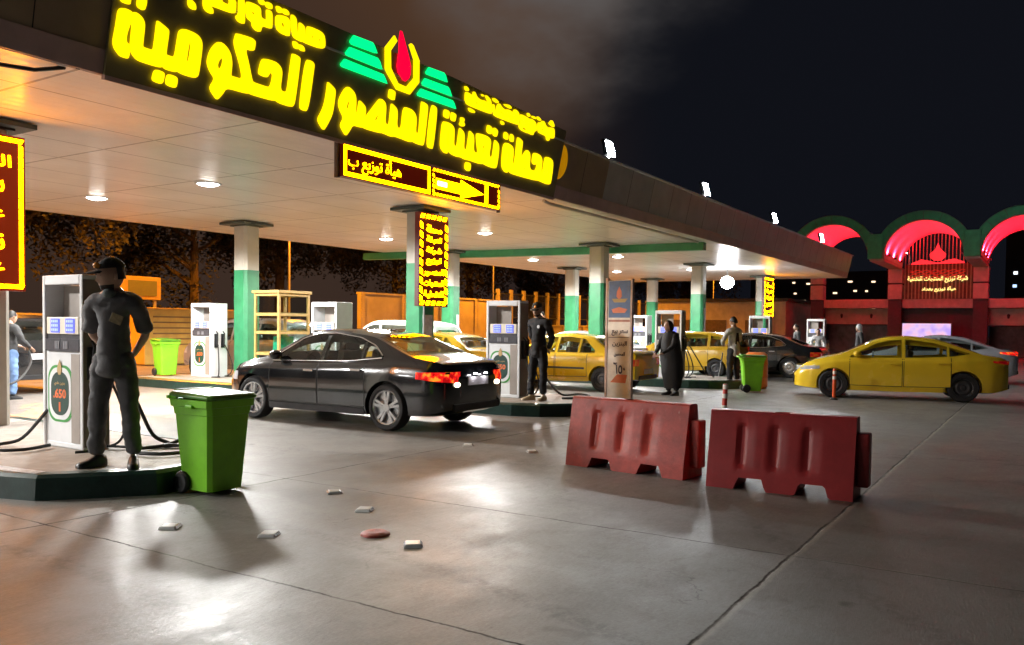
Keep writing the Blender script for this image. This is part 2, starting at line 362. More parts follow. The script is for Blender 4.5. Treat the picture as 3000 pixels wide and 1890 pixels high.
# glowing lettering outlines on the sign plane (metres along the canopy edge, metres up the slope)
SIGN={
'main3':[[[[5.097,0.681],[5.142,0.692],[5.205,0.684],[5.223,0.667],[5.216,0.601],[5.212,0.56],[5.186,0.451],[5.19,0.373],[5.23,0.356],[5.242,0.314],[5.235,0.215],[5.191,0.214],[5.141,0.218],[5.11,0.243],[5.072,0.278],[5.054,0.323],[5.051,0.367],[5.058,0.436],[5.065,0.571],[5.066,0.632],[5.078,0.664]]],[[[5.239,0.689],[5.281,0.685],[5.329,0.663],[5.36,0.627],[5.372,0.585],[5.373,0.39],[5.381,0.375],[5.493,0.375],[5.502,0.403],[5.501,0.676],[5.513,0.682],[5.638,0.635],[5.655,0.611],[5.648,0.379],[5.662,0.371],[5.745,0.373],[5.759,0.397],[5.766,0.632],[5.779,0.663],[5.811,0.687],[5.859,0.695],[5.976,0.687],[6.039,0.657],[6.078,0.595],[6.077,0.274],[6.053,0.234],[6.012,0.218],[5.867,0.221],[5.807,0.239],[5.782,0.22],[5.664,0.22],[5.626,0.246],[5.602,0.219],[5.369,0.222],[5.316,0.236],[5.273,0.271],[5.248,0.315],[5.239,0.358],[5.235,0.555],[5.224,0.592],[5.227,0.66]],[[5.907,0.571],[5.931,0.58],[5.94,0.568],[5.936,0.379],[5.916,0.367],[5.901,0.375]]],[[[5.542,0.194],[5.64,0.19],[5.664,0.169],[5.653,0.056],[5.55,0.063],[5.523,0.086]]],[[[5.696,0.186],[5.802,0.18],[5.826,0.156],[5.82,0.057],[5.728,0.059],[5.687,0.079]]],[[[5.059,0.812],[5.185,0.837],[5.187,0.754],[5.177,0.737],[5.084,0.737]]],[[[5.258,0.861],[5.366,0.868],[5.352,0.73],[5.29,0.736],[5.259,0.755]]],[[[6.283,0.686],[6.333,0.685],[6.401,0.653],[6.457,0.599],[6.486,0.524],[6.494,0.475],[6.496,0.367],[6.513,0.365],[6.65,0.367],[6.652,0.406],[6.598,0.528],[6.476,0.725],[6.49,0.83],[6.503,0.844],[6.713,0.854],[6.767,0.833],[6.775,0.81],[6.772,0.711],[6.64,0.71],[6.711,0.584],[6.801,0.385],[6.824,0.371],[7.057,0.368],[7.083,0.394],[7.097,0.512],[7.078,0.541],[7.043,0.539],[7.028,0.502],[7.008,0.47],[6.899,0.476],[6.877,0.503],[6.895,0.64],[6.93,0.679],[7.113,0.685],[7.192,0.645],[7.23,0.587],[7.23,0.375],[7.326,0.374],[7.347,0.403],[7.336,0.839],[7.362,0.85],[7.457,0.838],[7.481,0.81],[7.492,0.284],[7.465,0.229],[7.412,0.217],[7.246,0.221],[7.183,0.244],[7.146,0.226],[6.817,0.223],[6.781,0.235],[6.751,0.218],[6.458,0.216],[6.423,0.144],[6.362,0.059],[6.333,0.072],[6.23,0.161],[6.295,0.278],[6.221,0.335],[6.172,0.403],[6.163,0.463],[6.184,0.568],[6.238,0.654]],[[6.351,0.532],[6.368,0.518],[6.366,0.442],[6.338,0.393],[6.314,0.403],[6.3,0.437],[6.317,0.498]]],[[[7.562,0.835],[7.656,0.843],[7.709,0.822],[7.718,0.782],[7.725,0.223],[7.619,0.221],[7.574,0.253]]]],
'main2':[[[[7.985,0.659],[8.0,0.659],[8.125,0.609],[8.145,0.563],[8.151,0.395],[8.145,0.276],[8.105,0.171],[8.047,0.059],[8.021,0.058],[7.899,0.157],[7.959,0.279],[7.987,0.387],[7.991,0.534]]],[[[8.34,0.687],[8.384,0.687],[8.479,0.65],[8.534,0.58],[8.568,0.382],[8.604,0.375],[8.599,0.564],[8.621,0.565],[8.748,0.506],[8.752,0.368],[8.768,0.375],[8.967,0.66],[9.008,0.685],[9.084,0.668],[9.139,0.617],[9.168,0.377],[9.243,0.369],[9.261,0.396],[9.236,0.667],[9.26,0.668],[9.391,0.617],[9.422,0.373],[9.51,0.375],[9.526,0.411],[9.504,0.618],[9.526,0.68],[9.563,0.688],[9.693,0.684],[9.784,0.638],[9.829,0.573],[9.852,0.386],[9.909,0.372],[9.933,0.41],[9.87,0.839],[9.901,0.846],[10.014,0.83],[10.04,0.786],[10.088,0.288],[10.07,0.229],[10.003,0.225],[9.88,0.232],[9.817,0.245],[9.763,0.222],[9.579,0.232],[9.4,0.239],[9.355,0.218],[9.142,0.236],[9.097,0.223],[8.804,0.22],[8.744,0.235],[8.713,0.221],[8.544,0.221],[8.507,0.141],[8.458,0.066],[8.436,0.069],[8.311,0.169],[8.367,0.279],[8.274,0.363],[8.233,0.428],[8.231,0.509],[8.288,0.634]],[[8.409,0.528],[8.434,0.511],[8.424,0.411],[8.401,0.395],[8.378,0.424],[8.386,0.485]],[[9.011,0.478],[9.032,0.467],[9.001,0.374],[8.941,0.377]],[[9.645,0.571],[9.677,0.573],[9.693,0.387],[9.658,0.372]]],[[[9.15,0.86],[9.257,0.85],[9.28,0.832],[9.287,0.73],[9.253,0.718],[9.164,0.733],[9.153,0.754]]],[[[10.105,0.851],[10.203,0.847],[10.263,0.81],[10.321,0.228],[10.254,0.216],[10.157,0.241]]]],
'main1':[[[[10.437,0.859],[10.541,0.852],[10.57,0.828],[10.57,0.728],[10.449,0.745],[10.433,0.776]]],[[[10.614,0.855],[10.722,0.843],[10.743,0.822],[10.743,0.72],[10.635,0.733],[10.621,0.782]]],[[[10.865,0.821],[10.922,0.833],[10.975,0.813],[10.958,0.765],[11.005,0.739],[10.985,0.703],[10.919,0.69],[10.859,0.713],[10.886,0.75]]],[[[11.201,0.177],[11.311,0.181],[11.353,0.147],[11.352,0.049],[11.274,0.041],[11.197,0.084]]],[[[11.618,0.866],[11.724,0.85],[11.768,0.821],[11.765,0.727],[11.661,0.734],[11.615,0.772]]],[[[11.806,0.862],[11.919,0.833],[11.939,0.799],[11.924,0.715],[11.834,0.726],[11.804,0.763]]],[[[12.139,0.858],[12.256,0.833],[12.273,0.73],[12.163,0.738],[12.13,0.779]]],[[[12.336,0.863],[12.439,0.83],[12.449,0.724],[12.344,0.734],[12.317,0.787]]],[[[10.476,0.677],[10.547,0.684],[10.668,0.674],[10.747,0.633],[10.776,0.559],[10.81,0.37],[10.893,0.372],[10.898,0.404],[10.883,0.66],[10.914,0.658],[11.046,0.603],[11.08,0.365],[11.158,0.366],[11.171,0.4],[11.153,0.665],[11.175,0.67],[11.303,0.618],[11.349,0.368],[11.496,0.367],[11.426,0.484],[11.354,0.637],[11.381,0.679],[11.626,0.686],[11.753,0.659],[11.801,0.592],[11.803,0.374],[11.899,0.372],[11.911,0.413],[11.89,0.661],[11.924,0.663],[12.058,0.602],[12.092,0.261],[12.056,0.211],[11.954,0.204],[11.797,0.211],[11.673,0.229],[11.597,0.206],[11.316,0.215],[11.16,0.206],[11.06,0.225],[10.94,0.213],[10.8,0.225],[10.723,0.256],[10.687,0.262],[10.684,0.213],[10.601,0.22],[10.515,0.262],[10.476,0.325],[10.441,0.597],[10.452,0.659]],[[10.591,0.557],[10.627,0.56],[10.664,0.342],[10.632,0.341]],[[11.563,0.519],[11.635,0.528],[11.639,0.411],[11.616,0.407]]],[[[12.203,0.673],[12.287,0.689],[12.442,0.664],[12.511,0.598],[12.545,0.366],[12.621,0.364],[12.552,0.827],[12.583,0.843],[12.729,0.807],[12.746,0.76],[12.773,0.495],[12.895,0.667],[12.946,0.687],[13.062,0.637],[13.111,0.369],[13.341,0.37],[13.359,0.513],[13.327,0.518],[13.265,0.466],[13.162,0.501],[13.152,0.663],[13.224,0.686],[13.391,0.675],[13.497,0.61],[13.534,0.375],[13.599,0.369],[13.574,0.655],[13.635,0.686],[13.786,0.681],[13.904,0.627],[13.95,0.259],[13.904,0.209],[13.779,0.201],[13.477,0.224],[13.382,0.204],[12.605,0.196],[12.503,0.22],[12.438,0.249],[12.44,0.19],[12.344,0.204],[12.23,0.274],[12.167,0.593]],[[12.336,0.547],[12.365,0.542],[12.401,0.332],[12.371,0.337]],[[12.95,0.434],[12.928,0.359],[12.906,0.366]],[[13.738,0.556],[13.768,0.561],[13.788,0.373],[13.757,0.368]]]],
'green':[[[[8.315,1.348],[8.672,1.359],[8.718,1.33],[8.796,1.246],[8.757,1.239],[8.305,1.225],[8.269,1.244],[8.269,1.27]]],[[[8.277,1.185],[8.815,1.191],[8.869,1.159],[8.938,1.07],[8.881,1.063],[8.24,1.068],[8.214,1.087]]],[[[8.22,1.016],[8.977,1.01],[9.021,0.975],[9.085,0.909],[8.196,0.907],[8.166,0.925],[8.167,0.943]]],[[[9.912,1.351],[10.269,1.364],[10.32,1.335],[10.388,1.25],[9.888,1.242],[9.862,1.264]]],[[[9.866,1.179],[10.42,1.19],[10.472,1.16],[10.555,1.076],[9.842,1.07],[9.816,1.093]]],[[[9.817,1.015],[10.586,1.022],[10.639,0.991],[10.706,0.919],[9.781,0.903],[9.755,0.926]]]],
'ring':[[[[9.076,1.566],[9.144,1.512],[9.046,1.353],[9.108,1.13],[9.303,0.967],[9.499,0.962],[9.624,1.122],[9.56,1.36],[9.406,1.532],[9.442,1.562],[9.491,1.548],[9.671,1.381],[9.744,1.087],[9.585,0.878],[9.3,0.879],[9.007,1.08],[8.935,1.369]]]],
'flame':[[[[9.185,1.663],[9.217,1.657],[9.435,1.374],[9.508,1.266],[9.53,1.159],[9.51,1.09],[9.449,1.031],[9.397,1.038],[9.27,1.117],[9.232,1.193],[9.222,1.378],[9.185,1.57]]]],
'top':[[[[6.012,1.108],[6.422,1.224],[6.448,1.07],[6.423,1.031],[6.094,1.029],[6.151,1.002],[6.16,0.947],[6.086,0.945],[6.037,0.972],[6.018,1.02]],[[6.247,1.155],[6.343,1.18],[6.355,1.109],[6.247,1.112]]],[[[5.831,1.019],[5.883,1.007],[5.93,0.98],[5.94,0.917],[5.86,0.922],[5.833,0.961]]],[[[6.463,1.237],[6.535,1.261],[6.591,0.988],[6.57,0.966],[6.497,0.972],[6.459,1.005],[6.467,1.032],[6.492,1.046]]],[[[6.571,1.216],[6.613,1.229],[6.729,1.228],[6.783,1.207],[6.8,1.11],[6.877,1.107],[6.892,1.118],[6.865,1.22],[6.897,1.23],[6.956,1.216],[6.983,1.047],[6.961,1.028],[6.832,1.029],[6.825,0.949],[6.754,0.947],[6.698,0.982],[6.691,1.025],[6.622,1.042],[6.594,1.084]],[[6.661,1.143],[6.708,1.139],[6.717,1.109],[6.671,1.114]]],[[[6.725,1.297],[6.814,1.313],[6.833,1.255],[6.766,1.253]]],[[[6.84,1.309],[6.917,1.308],[6.942,1.29],[6.942,1.241],[6.851,1.248]]],[[[7.013,1.214],[7.176,1.238],[7.233,1.202],[7.26,1.036],[7.236,1.022],[7.128,1.024],[7.051,1.055],[7.031,1.095]],[[7.104,1.15],[7.157,1.152],[7.171,1.103],[7.121,1.108]]],[[[6.994,1.313],[7.082,1.308],[7.094,1.246],[7.024,1.244]]],[[[7.099,1.313],[7.171,1.31],[7.203,1.286],[7.2,1.252],[7.11,1.257]]],[[[7.236,1.277],[7.266,1.286],[7.327,1.258],[7.366,1.107],[7.402,1.111],[7.379,1.226],[7.396,1.232],[7.472,1.207],[7.506,1.107],[7.534,1.109],[7.507,1.217],[7.547,1.233],[7.741,1.231],[7.819,1.191],[7.859,1.026],[7.534,1.019],[7.484,1.029],[7.458,1.018],[7.335,1.03],[7.29,1.072]],[[7.602,1.149],[7.641,1.15],[7.651,1.101],[7.616,1.105]],[[7.719,1.148],[7.759,1.146],[7.769,1.099],[7.733,1.103]]],[[[7.318,0.999],[7.408,0.99],[7.432,0.915],[7.348,0.919]]],[[[7.418,0.986],[7.504,0.976],[7.535,0.916],[7.441,0.917]]]],
'small':[[[[10.872,1.217],[10.929,1.231],[11.086,1.207],[11.071,1.275],[11.121,1.276],[11.184,1.219],[11.294,1.195],[11.393,1.21],[11.476,1.2],[11.51,1.215],[11.408,1.286],[11.442,1.302],[11.591,1.255],[11.677,1.053],[11.608,1.038],[10.988,1.039],[10.908,1.077]],[[11.189,1.142],[11.245,1.147],[11.262,1.115],[11.206,1.109]],[[10.955,1.145],[10.981,1.151],[10.99,1.121],[10.965,1.115]],[[11.379,1.134],[11.408,1.133],[11.407,1.107],[11.379,1.112]]],[[[10.829,1.298],[10.874,1.309],[10.951,1.279],[10.938,1.243],[10.864,1.243]]],[[[11.296,1.289],[11.355,1.288],[11.388,1.267],[11.325,1.26]]],[[[11.016,1.009],[11.084,1.01],[11.204,0.993],[11.202,0.957],[11.064,0.955]]],[[[11.623,1.3],[11.694,1.309],[11.814,1.277],[11.783,1.247],[11.643,1.26]]],[[[11.652,1.21],[11.701,1.206],[11.741,1.126],[11.787,1.114],[11.782,1.21],[11.832,1.266],[11.909,1.223],[12.023,1.196],[12.14,1.229],[12.28,1.199],[12.301,1.265],[12.358,1.27],[12.474,1.233],[12.525,1.048],[12.469,1.037],[12.251,1.031],[11.897,1.032],[11.827,1.032],[11.711,1.052]],[[11.915,1.142],[11.97,1.146],[11.988,1.112],[11.94,1.109]],[[12.26,1.133],[12.31,1.135],[12.31,1.112],[12.267,1.111]]],[[[11.963,1.001],[12.018,1.005],[12.083,0.98],[12.066,0.946],[11.995,0.947]]],[[[11.966,1.281],[12.129,1.303],[12.21,1.275],[12.192,1.244],[12.002,1.259]]],[[[12.507,1.225],[12.579,1.232],[12.719,1.223],[12.816,1.212],[12.888,1.227],[13.039,1.203],[13.133,1.077],[13.041,1.026],[13.031,0.967],[12.969,0.963],[12.888,0.971],[12.845,0.963],[12.643,0.97],[12.547,1.006],[12.534,1.043],[12.57,1.089]],[[12.622,1.029],[12.789,1.031],[12.785,0.999],[12.661,1.005]],[[12.667,1.157],[12.701,1.156],[12.711,1.127],[12.678,1.127]]],[[[12.717,1.294],[12.767,1.304],[12.826,1.27],[12.805,1.241],[12.74,1.251]]],[[[12.876,1.28],[12.976,1.286],[13.031,1.266],[13.022,1.248],[12.894,1.252]]],[[[13.049,1.302],[13.094,1.311],[13.203,1.278],[13.181,1.249],[13.081,1.26]]],[[[13.115,1.211],[13.22,1.232],[13.254,1.272],[13.32,1.27],[13.389,1.218],[13.465,1.193],[13.589,1.218],[13.705,1.225],[13.769,1.062],[13.696,1.031],[13.608,1.039],[13.598,0.978],[13.552,0.965],[13.5,0.993],[13.482,1.039],[13.21,1.043],[13.159,1.074]],[[13.272,1.137],[13.354,1.137],[13.347,1.111],[13.281,1.114]]],[[[13.541,1.341],[13.591,1.343],[13.684,1.279],[13.685,1.233],[13.506,1.259],[13.482,1.279]]]],
'disc':[[[[13.958,1.022],[14.143,1.025],[14.387,0.95],[14.526,0.788],[14.558,0.583],[14.365,0.354],[14.212,0.374]]]]}
# ------------------------------------------------------------------ setting: ground
GX0, GX1, GY0, GY1 = -60, 260, -90, 200
b = MB(); b.face([(GX0, GY0, 0), (GX1, GY0, 0), (GX1, GY1, 0), (GX0, GY1, 0)])
g = b.build('ground', floor_material()); g['kind'] = 'structure'

# ------------------------------------------------------------------ canopy
VF, H, VB, LEAN = 8.19, 4.066, 19.47, R(12)
SN, CS = math.sin(LEAN), math.cos(LEAN)
def fas(u, t, off=0.0): return (u, VF-SN*t-CS*off, H+CS*t-SN*off)
CX0, CX1 = -14.0, 42.6
M_cream = mat('cream_paint', (0.62, 0.58, 0.50), 0.45, var=0.08, scale=3, bump=0.05)
M_green = mat('green_paint', (0.035, 0.23, 0.10), 0.4, var=0.18, scale=4, bump=0.05, dirt=0.3)
M_fascia = mat('grey_cladding', (0.60, 0.63, 0.60), 0.30, metal=0.25, var=0.12, scale=1.5, spec=.8)
M_brownclad = mat('bronze_cladding', (0.50, 0.38, 0.24), 0.30, metal=0.25, spec=.8, var=0.15, scale=1.5)
M_trim = mat('brown_trim', (0.60, 0.42, 0.38), 0.35, spec=.7, var=0.15, scale=2)
M_steel = mat('bare_metal', (0.55, 0.55, 0.54), 0.35, metal=0.8, var=0.1)
M_dark = mat('dark_metal', (0.035, 0.035, 0.035), 0.45, var=0.2)
M_black = mat('black_rubber', (0.012, 0.012, 0.013), 0.6, var=0.3)
M_white = mat('white_enamel', (0.72, 0.73, 0.74), 0.3, var=0.05, scale=5, coat=0.2)
canopy = thing('station_canopy', 'long flat station canopy with pale ceiling, grey edge, green and cream columns', 'canopy', (0, 0, 0))
b = MB(); b.box(((CX0+CX1)/2, (VF+VB)/2+0.02, H+0.03), (CX1-CX0-.02, VB-VF-0.06, 0.06)); b.build('ceiling', soffit_material(), canopy)
b = MB(); b.box(((CX0+CX1)/2, (VF+VB)/2, H+0.80), (CX1-CX0-0.4, VB-VF-0.1, 0.18)); b.build('roof', mat('roof_sheet', (0.1, 0.1, 0.1), 0.7), canopy)
def strip(name, u0, u1, t0, t1, o0, o1, m, par=canopy, bevel=0.0):
    b = MB(); b.prism([(t0, o0), (t1, o0), (t1, o1), (t0, o1)], lambda p: fas(u0, p[0], p[1]), lambda p: fas(u1, p[0], p[1])); return b.build(name, m, par, bevel=bevel)
def sheet(u0, u1, m):
    b = MB(); b.prism([(0.245, -.06), (1.06, -.06), (1.06, 0), (0.245, 0)], lambda p: fas(u0, p[0], p[1]), lambda p: fas(u1, p[0], p[1])); b.mi = 1; u = u0+1.22
    while u < u1-.2: b.prism([(0.25, 0.0015), (1.055, 0.0015), (1.055, 0.003), (0.25, 0.003)], lambda p: fas(u-.006, *p), lambda p: fas(u+.006, *p)); u += 1.22
    b.build('fascia', [m, M_dark], canopy)
sheet(16.3, CX1, M_fascia); sheet(CX0, 16.297, M_brownclad)
strip('fascia_trim', CX0, CX1, 0.0, 0.243, -0.06, 0.012, M_trim)
strip('coping', CX0, CX1, 1.062, 1.09, -0.12, 0.07, M_white)
# end and back edges
b = MB(); b.prism([(VF-.22, H+1.04), (VB+.22, H+1.04), (VB, H), (VF, H)], lambda p: (CX1, p[0], p[1]), lambda p: (CX1+.07, p[0], p[1])); b.build('end_fascia', M_fascia, canopy)
b = MB(); b.box(((CX0+CX1)/2, VB+.05, H+.52), (CX1-CX0, .08, 1.04)); b.build('back_fascia', M_fascia, canopy)
# white pipe running under the front edge, loose at its near end
b = MB(); b.tube([(14.3, 8.42, H-.04), (14.5, 8.42, H-.07), (15.5, 8.42, H-.07), (18.5, 8.45, H-.06), (23, 8.45, H-.06)], 0.035, 8); b.build('pipe', M_cream, canopy, True)
b = MB(); b.tube([(-3, 8.3, H-.05), (2, 8.28, H-.12), (3.6, 8.3, H-.18), (4.4, 8.3, H-.1), (4.7, 8.3, H)], 0.02, 6); b.build('cable', M_black, canopy, True)
# curved green beam across the ceiling where the two halves of the canopy meet
bp = [(23.72, 8.5), (23.6, 11.3), (23.42, 13.5), (23.2, 15.6), (22.9, 17.2), (22.5, 18.6), (22.3, 20.4)]
b = MB(); rows = []
for x, y in bp: rows.append([(x-.12, y, H-.002), (x-.12, y, H-.23), (x+.12, y, H-.23), (x+.12, y, H-.002)])
b.quad_grid(rows); b.face(rows[0]); b.face(rows[-1], True); b.build('ceiling_beam', M_green, canopy, True)
# columns
COLX = [5.67+8.519*i for i in range(5)]
def chamfered(w, c): 
    h = w/2; return [(-h, -h+c), (-h+c, -h), (h-c, -h), (h, -h+c), (h, h-c), (h-c, h), (-h+c, h), (-h, h-c)]
def make_column(x, y, green=True):
    b = MB(); b.prism(chamfered(.48, .07), lambda p: (p[0], p[1], 0.0), lambda p: (p[0], p[1], H-.10)); c = b.build('column', M_cream, canopy); c.location = (x, y, 0)
    b = MB(); b.box((0, 0, H-.052), (.92, .92, .06)); b.box((0, 0, H-.098), (.56, .56, .03)); b.build('capital', mat('dark_capital', (.06, .075, .06), .5), c)
    if green:
        b = MB(); b.prism(chamfered(.488, .071), lambda p: (p[0], p[1], .23), lambda p: (p[0], p[1], 2.87)); b.build('green_band', M_green, c)
    return c
for i, x in enumerate(COLX):
    for j, y in enumerate((11.41, 16.95)):
        c = make_column(5.38 if i+j == 0 else x, y, green=not (i == 0 and j == 0))
        if (i, j) == (1, 0):
            b = MB(); b.box((-.06, -.262, 1.3), (.3, .03, .95)); b.build('notice_board', mat('pale_notice', (.5, .5, .52), .4, var=.25, scale=12), c)
            b = MB(); b.tube([(-.2, -.27, .25), (-.2, -.27, 3.9)], .022, 8); b.tube([(-.12, -.27, 2.6), (-.12, -.27, 3.9)], .018, 8); b.build('conduit', M_steel, c, True)
        if (i, j) == (2, 0):
            b = MB(); b.prism([(-.02, 1.75), (.1, 1.62), (.14, 2.05), (.2, 2.4), (.08, 2.32), (.05, 2.05)], lambda p: (p[0]-.02, -.246, p[1]), lambda p: (p[0]-.02, -.249, p[1])); b.build('bare_patch', mat('worn_plaster', (.38, .40, .36), .8, var=.3, scale=14), c)
        if (i, j) == (3, 0):
            b = MB(); b.box((.05, -.25, 1.75), (.16, .02, 1.2)); b.build('notice_strip', mat('pale_notice', (.5, .5, .52), .4), c)
        if (i, j) == (2, 1):
            b = MB(); b.box((.08, -.25, 1.7), (.14, .02, .45)); b.build('notice_strip', mat('pale_notice', (.5, .5, .52), .4), c)

# ------------------------------------------------------------------ ceiling lamps and roof floodlights
M_lamp = mat('lamp_white', (.9, .9, .9), .4, var=0, emit=(1.0, .965, .90), es=26)
M_lampc = mat('lamp_cool', (.9, .9, .9), .4, var=0, emit=(.92, .97, 1.0), es=FLOOD_L)
LX = [-15.6+8.5*1, 1.4, 9.9, 18.75, 27.05, 34.3]
proto = None
for x in LX:
    for y in (12.86, 16.35):
        row = 'front row' if y < 14 else 'back row'
        where = {-7.1: 'far left end of the ceiling', 1.4: 'ceiling left of the man', 9.9: 'ceiling left of the dark saloon', 18.75: 'ceiling behind the column with the yellow board', 27.05: 'ceiling past the green beam', 34.3: 'ceiling near the far end of the canopy'}[round(x, 2)]
        lab = 'round white ceiling lamp in the %s, %s' % (row, where)
        if proto is None:
            proto = thing('ceiling_lamp', lab, 'ceiling lamp', (x, y, H), 0, 'round lamps set in the canopy ceiling')
            b = MB(); b.lathe([(.188, -.008), (.195, -.018), (.225, -.018), (.235, 0.0)], 28); b.build('frame', M_white, proto, True)
            b = MB(); b.lathe([(0.0, -.05), (.07, -.048), (.13, -.038), (.17, -.022), (.19, -.008)], 28); b.build('diffuser', M_lamp, proto, True)
            ld = bpy.data.lights.new('light', 'SPOT'); ld.energy = LAMP_W; ld.color = (1.0, .985, .955); ld.spot_size = R(168); ld.spot_blend = .25; ld.shadow_soft_size = .34
            lo = bpy.data.objects.new('light', ld); COL.objects.link(lo); lo.parent = proto; lo.location = (0, 0, -.06)
        else: dup(proto, (x, y, H), 0, lab)
proto = None
for x, lab in ((16.35, 'white floodlight on the canopy edge nearest the big sign'), (22.35, 'second white floodlight along the canopy edge from the big sign'), (29.2, 'third white floodlight along the canopy edge, before the red arches'), (36.3, 'farthest white floodlight on the canopy edge, in front of the red arch')):
    loc = (x, VF-SN*1.09+.03, H+CS*1.09)
    if proto is None:
        proto = thing('floodlight', lab, 'floodlight', loc, R(-6), 'floodlights standing on the canopy edge')
        Mx = Matrix.Rotation(R(-14), 3, 'X')
        b = MB(); b.box((0, .06, .26), (.30, .10, .36), M=Mx); b.build('housing', M_dark, proto, bevel=.012)
        b = MB(); b.box((0, -.002, .235), (.26, .02, .32), M=Mx); b.build('lens', M_lampc, proto)
        b = MB(); b.box((0, .06, .04), (.05, .05, .09)); b.box((0, .06, .008), (.16, .12, .016)); b.build('bracket', M_steel, proto)
    else: dup(proto, loc, R(-6), lab)
# strong lamp low under the far end of the canopy
t = thing('work_lamp', 'dazzling white lamp hanging under the far part of the canopy', 'lamp', (34.0, 11.2, 0))
b = MB(); b.tube([(0, 0, H), (0, 0, 3.75)], .015, 6); b.build('hanging_rod', M_dark, t)
b = MB(); b.ball((0, 0, 3.46), .27, .27, .25, 14); b.build('bulb', mat('bulb_glow', (.9, .9, .9), .4, var=0, emit=(.93, .97, 1), es=130), t, True)
b = MB(); b.lathe([(.05, 3.76), (.1, 3.72), (.11, 3.62)], 16); b.build('socket', M_steel, t, True)

# ------------------------------------------------------------------ the big sign
def glow(name, col, e): return mat(name, tuple(c*.6+.02 for c in col), .4, var=0, emit=col, es=e)
M_yel = glow('yellow_letter_glow', (1.0, .74, .0), 1.2)
M_grn = glow('green_bar_glow', (.0, 1.0, .22), 1.25)
M_red = glow('red_drop_glow', (1.0, .0, .03), 1.3)
M_amb = glow('amber_led', (1.0, .36, .0), 16)
M_ledbg = mat('led_panel_red', (.05, .004, .002), .4, var=0, emit=(1, .05, .01), es=.045)
M_orange = mat('orange_emblem', (.80, .42, .0), .4, var=.1, emit=(1, .42, 0), es=.28)  # emblem is no lamp; faint emission stands in for glow falling on it
sign = thing('illuminated_sign', 'huge dark sign with glowing yellow Arabic lettering and green bars along the canopy edge', 'sign', fas(9.6, 0, 0))
SO = Vector(fas(9.6, 0, 0))
def sfn(base): return lambda u, t, w: Vector(fas(u, t, base+w))-SO
M_panel = mat('sign_panel', (.26, .225, .115), .35, var=.2, scale=2)
b = MB(); b.prism([(5.02, 0.0), (14.2, 0.0), (14.2, 1.27), (10.6, 1.36), (5.02, 1.36)], lambda p: Vector(fas(p[0], p[1], .014))-SO, lambda p: Vector(fas(p[0], p[1], .052))-SO); b.build('panel', M_panel, sign)
b = MB(); b.prism([(-.05, .0), (-.002, .0), (-.002, .06), (-.05, .06)], lambda p: Vector(fas(5.02, *p))-SO, lambda p: Vector(fas(14.2, *p))-SO); b.build('bottom_rail', M_trim, sign)
M_side = mat('letter_side', (.09, .05, .01), .5)
for key in ('main1', 'main2', 'main3', 'top', 'small'):
    o = shape2d('lettering', SIGN[key], sfn(.075), .026, M_yel, sign, True)
for g_ in SIGN['green']: shape2d('green_bar', [g_], sfn(.075), .026, M_grn, sign)
shape2d('emblem_ring', SIGN['ring'], sfn(.075), .026, M_yel, sign)
shape2d('emblem_drop', SIGN['flame'], sfn(.075), .026, M_red, sign)
shape2d('round_emblem', [[[(14.24+.30*math.cos(a)*1.0, .69+.335*math.sin(a)) for a in [2*math.pi*k/40 for k in range(40)]]]], sfn(.006), .006, M_orange, sign)

# ------------------------------------------------------------------ LED boards
def frame_dashes(b, P, x0, x1, z0, z1, w, dash, gap):
    def run(a0, a1, fixed, horiz):
        n = max(1, round((a1-a0)/(dash+gap))); st = (a1-a0)/n; fr = dash/(dash+gap)
        for k in range(n):
            s0 = a0+k*st; s1 = s0+st*fr; sk = w*.5 if gap > 0 else 0
            if horiz: pts = [(s0, fixed), (s1, fixed), (s1+sk, fixed+w), (s0+sk, fixed+w)]
            else: pts = [(fixed, s0), (fixed+w, s0-sk), (fixed+w, s1-sk), (fixed, s1)]
            b.face([P(p[0], p[1], .004) for p in pts])
    run(x0, x1, z0, True); run(x0, x1, z1-w, True); run(z0+w, z1-w, x0, False); run(z0+w, z1-w, x1-w, False)
led = thing('led_ticker', 'long red and yellow LED ticker with an arrow hung under the big sign', 'led sign', (10.4, 8.16, 3.8))
LP = lambda x, z, w: (x-10.4, -w, z-3.8)
b = MB(); b.box((-.985, .06, 0), (1.905, .118, .455)); b.build('left_module', M_ledbg, led, bevel=.006)
b = MB(); b.box((.965, .06, 0), (1.975, .118, .455)); b.build('right_module', M_ledbg, led, bevel=.006)
b = MB(); b.box((-1.99, .06, .0), (.05, .06, .5)); b.box((1.99, .06, .0), (.03, .06, .5)); b.box((0, .06, .245), (4.0, .05, .03)); b.build('hanger', M_dark, led)
b = MB(); frame_dashes(b, LP, 8.475, 10.375, 3.59, 4.01, .055, .1, 0); b.build('led_border', M_amb, led)
b = MB(); frame_dashes(b, LP, 10.44, 12.33, 3.59, 4.01, .045, .05, .035); b.face([LP(x, z, .004) for x, z in ((11.88, 3.64), (11.97, 3.64), (11.97, 3.96), (11.88, 3.96))]); b.build('led_border', M_amb, led)
b = MB(); b.face([LP(x, z, .005) for x, z in ((10.52, 3.70), (11.18, 3.70), (11.18, 3.865), (10.52, 3.865))]); b.face([LP(x, z, .005) for x, z in ((11.18, 3.635), (11.84, 3.785), (11.18, 3.93))]); b.build('led_arrow', M_amb, led)
b = MB(); b.face([LP(x, z, .008) for x, z in ((10.56, 3.755), (10.8, 3.755), (10.8, 3.825), (10.56, 3.825))]); b.build('led_highlight', glow('led_white', (1, .97, .8), 4), led)
text('led_writing', arabic('هيأة توزيع ب'), lambda u, v, w: LP(9.12+u, 3.80+v, .005+w), 1.12, .29, .004, M_amb, led, .0)
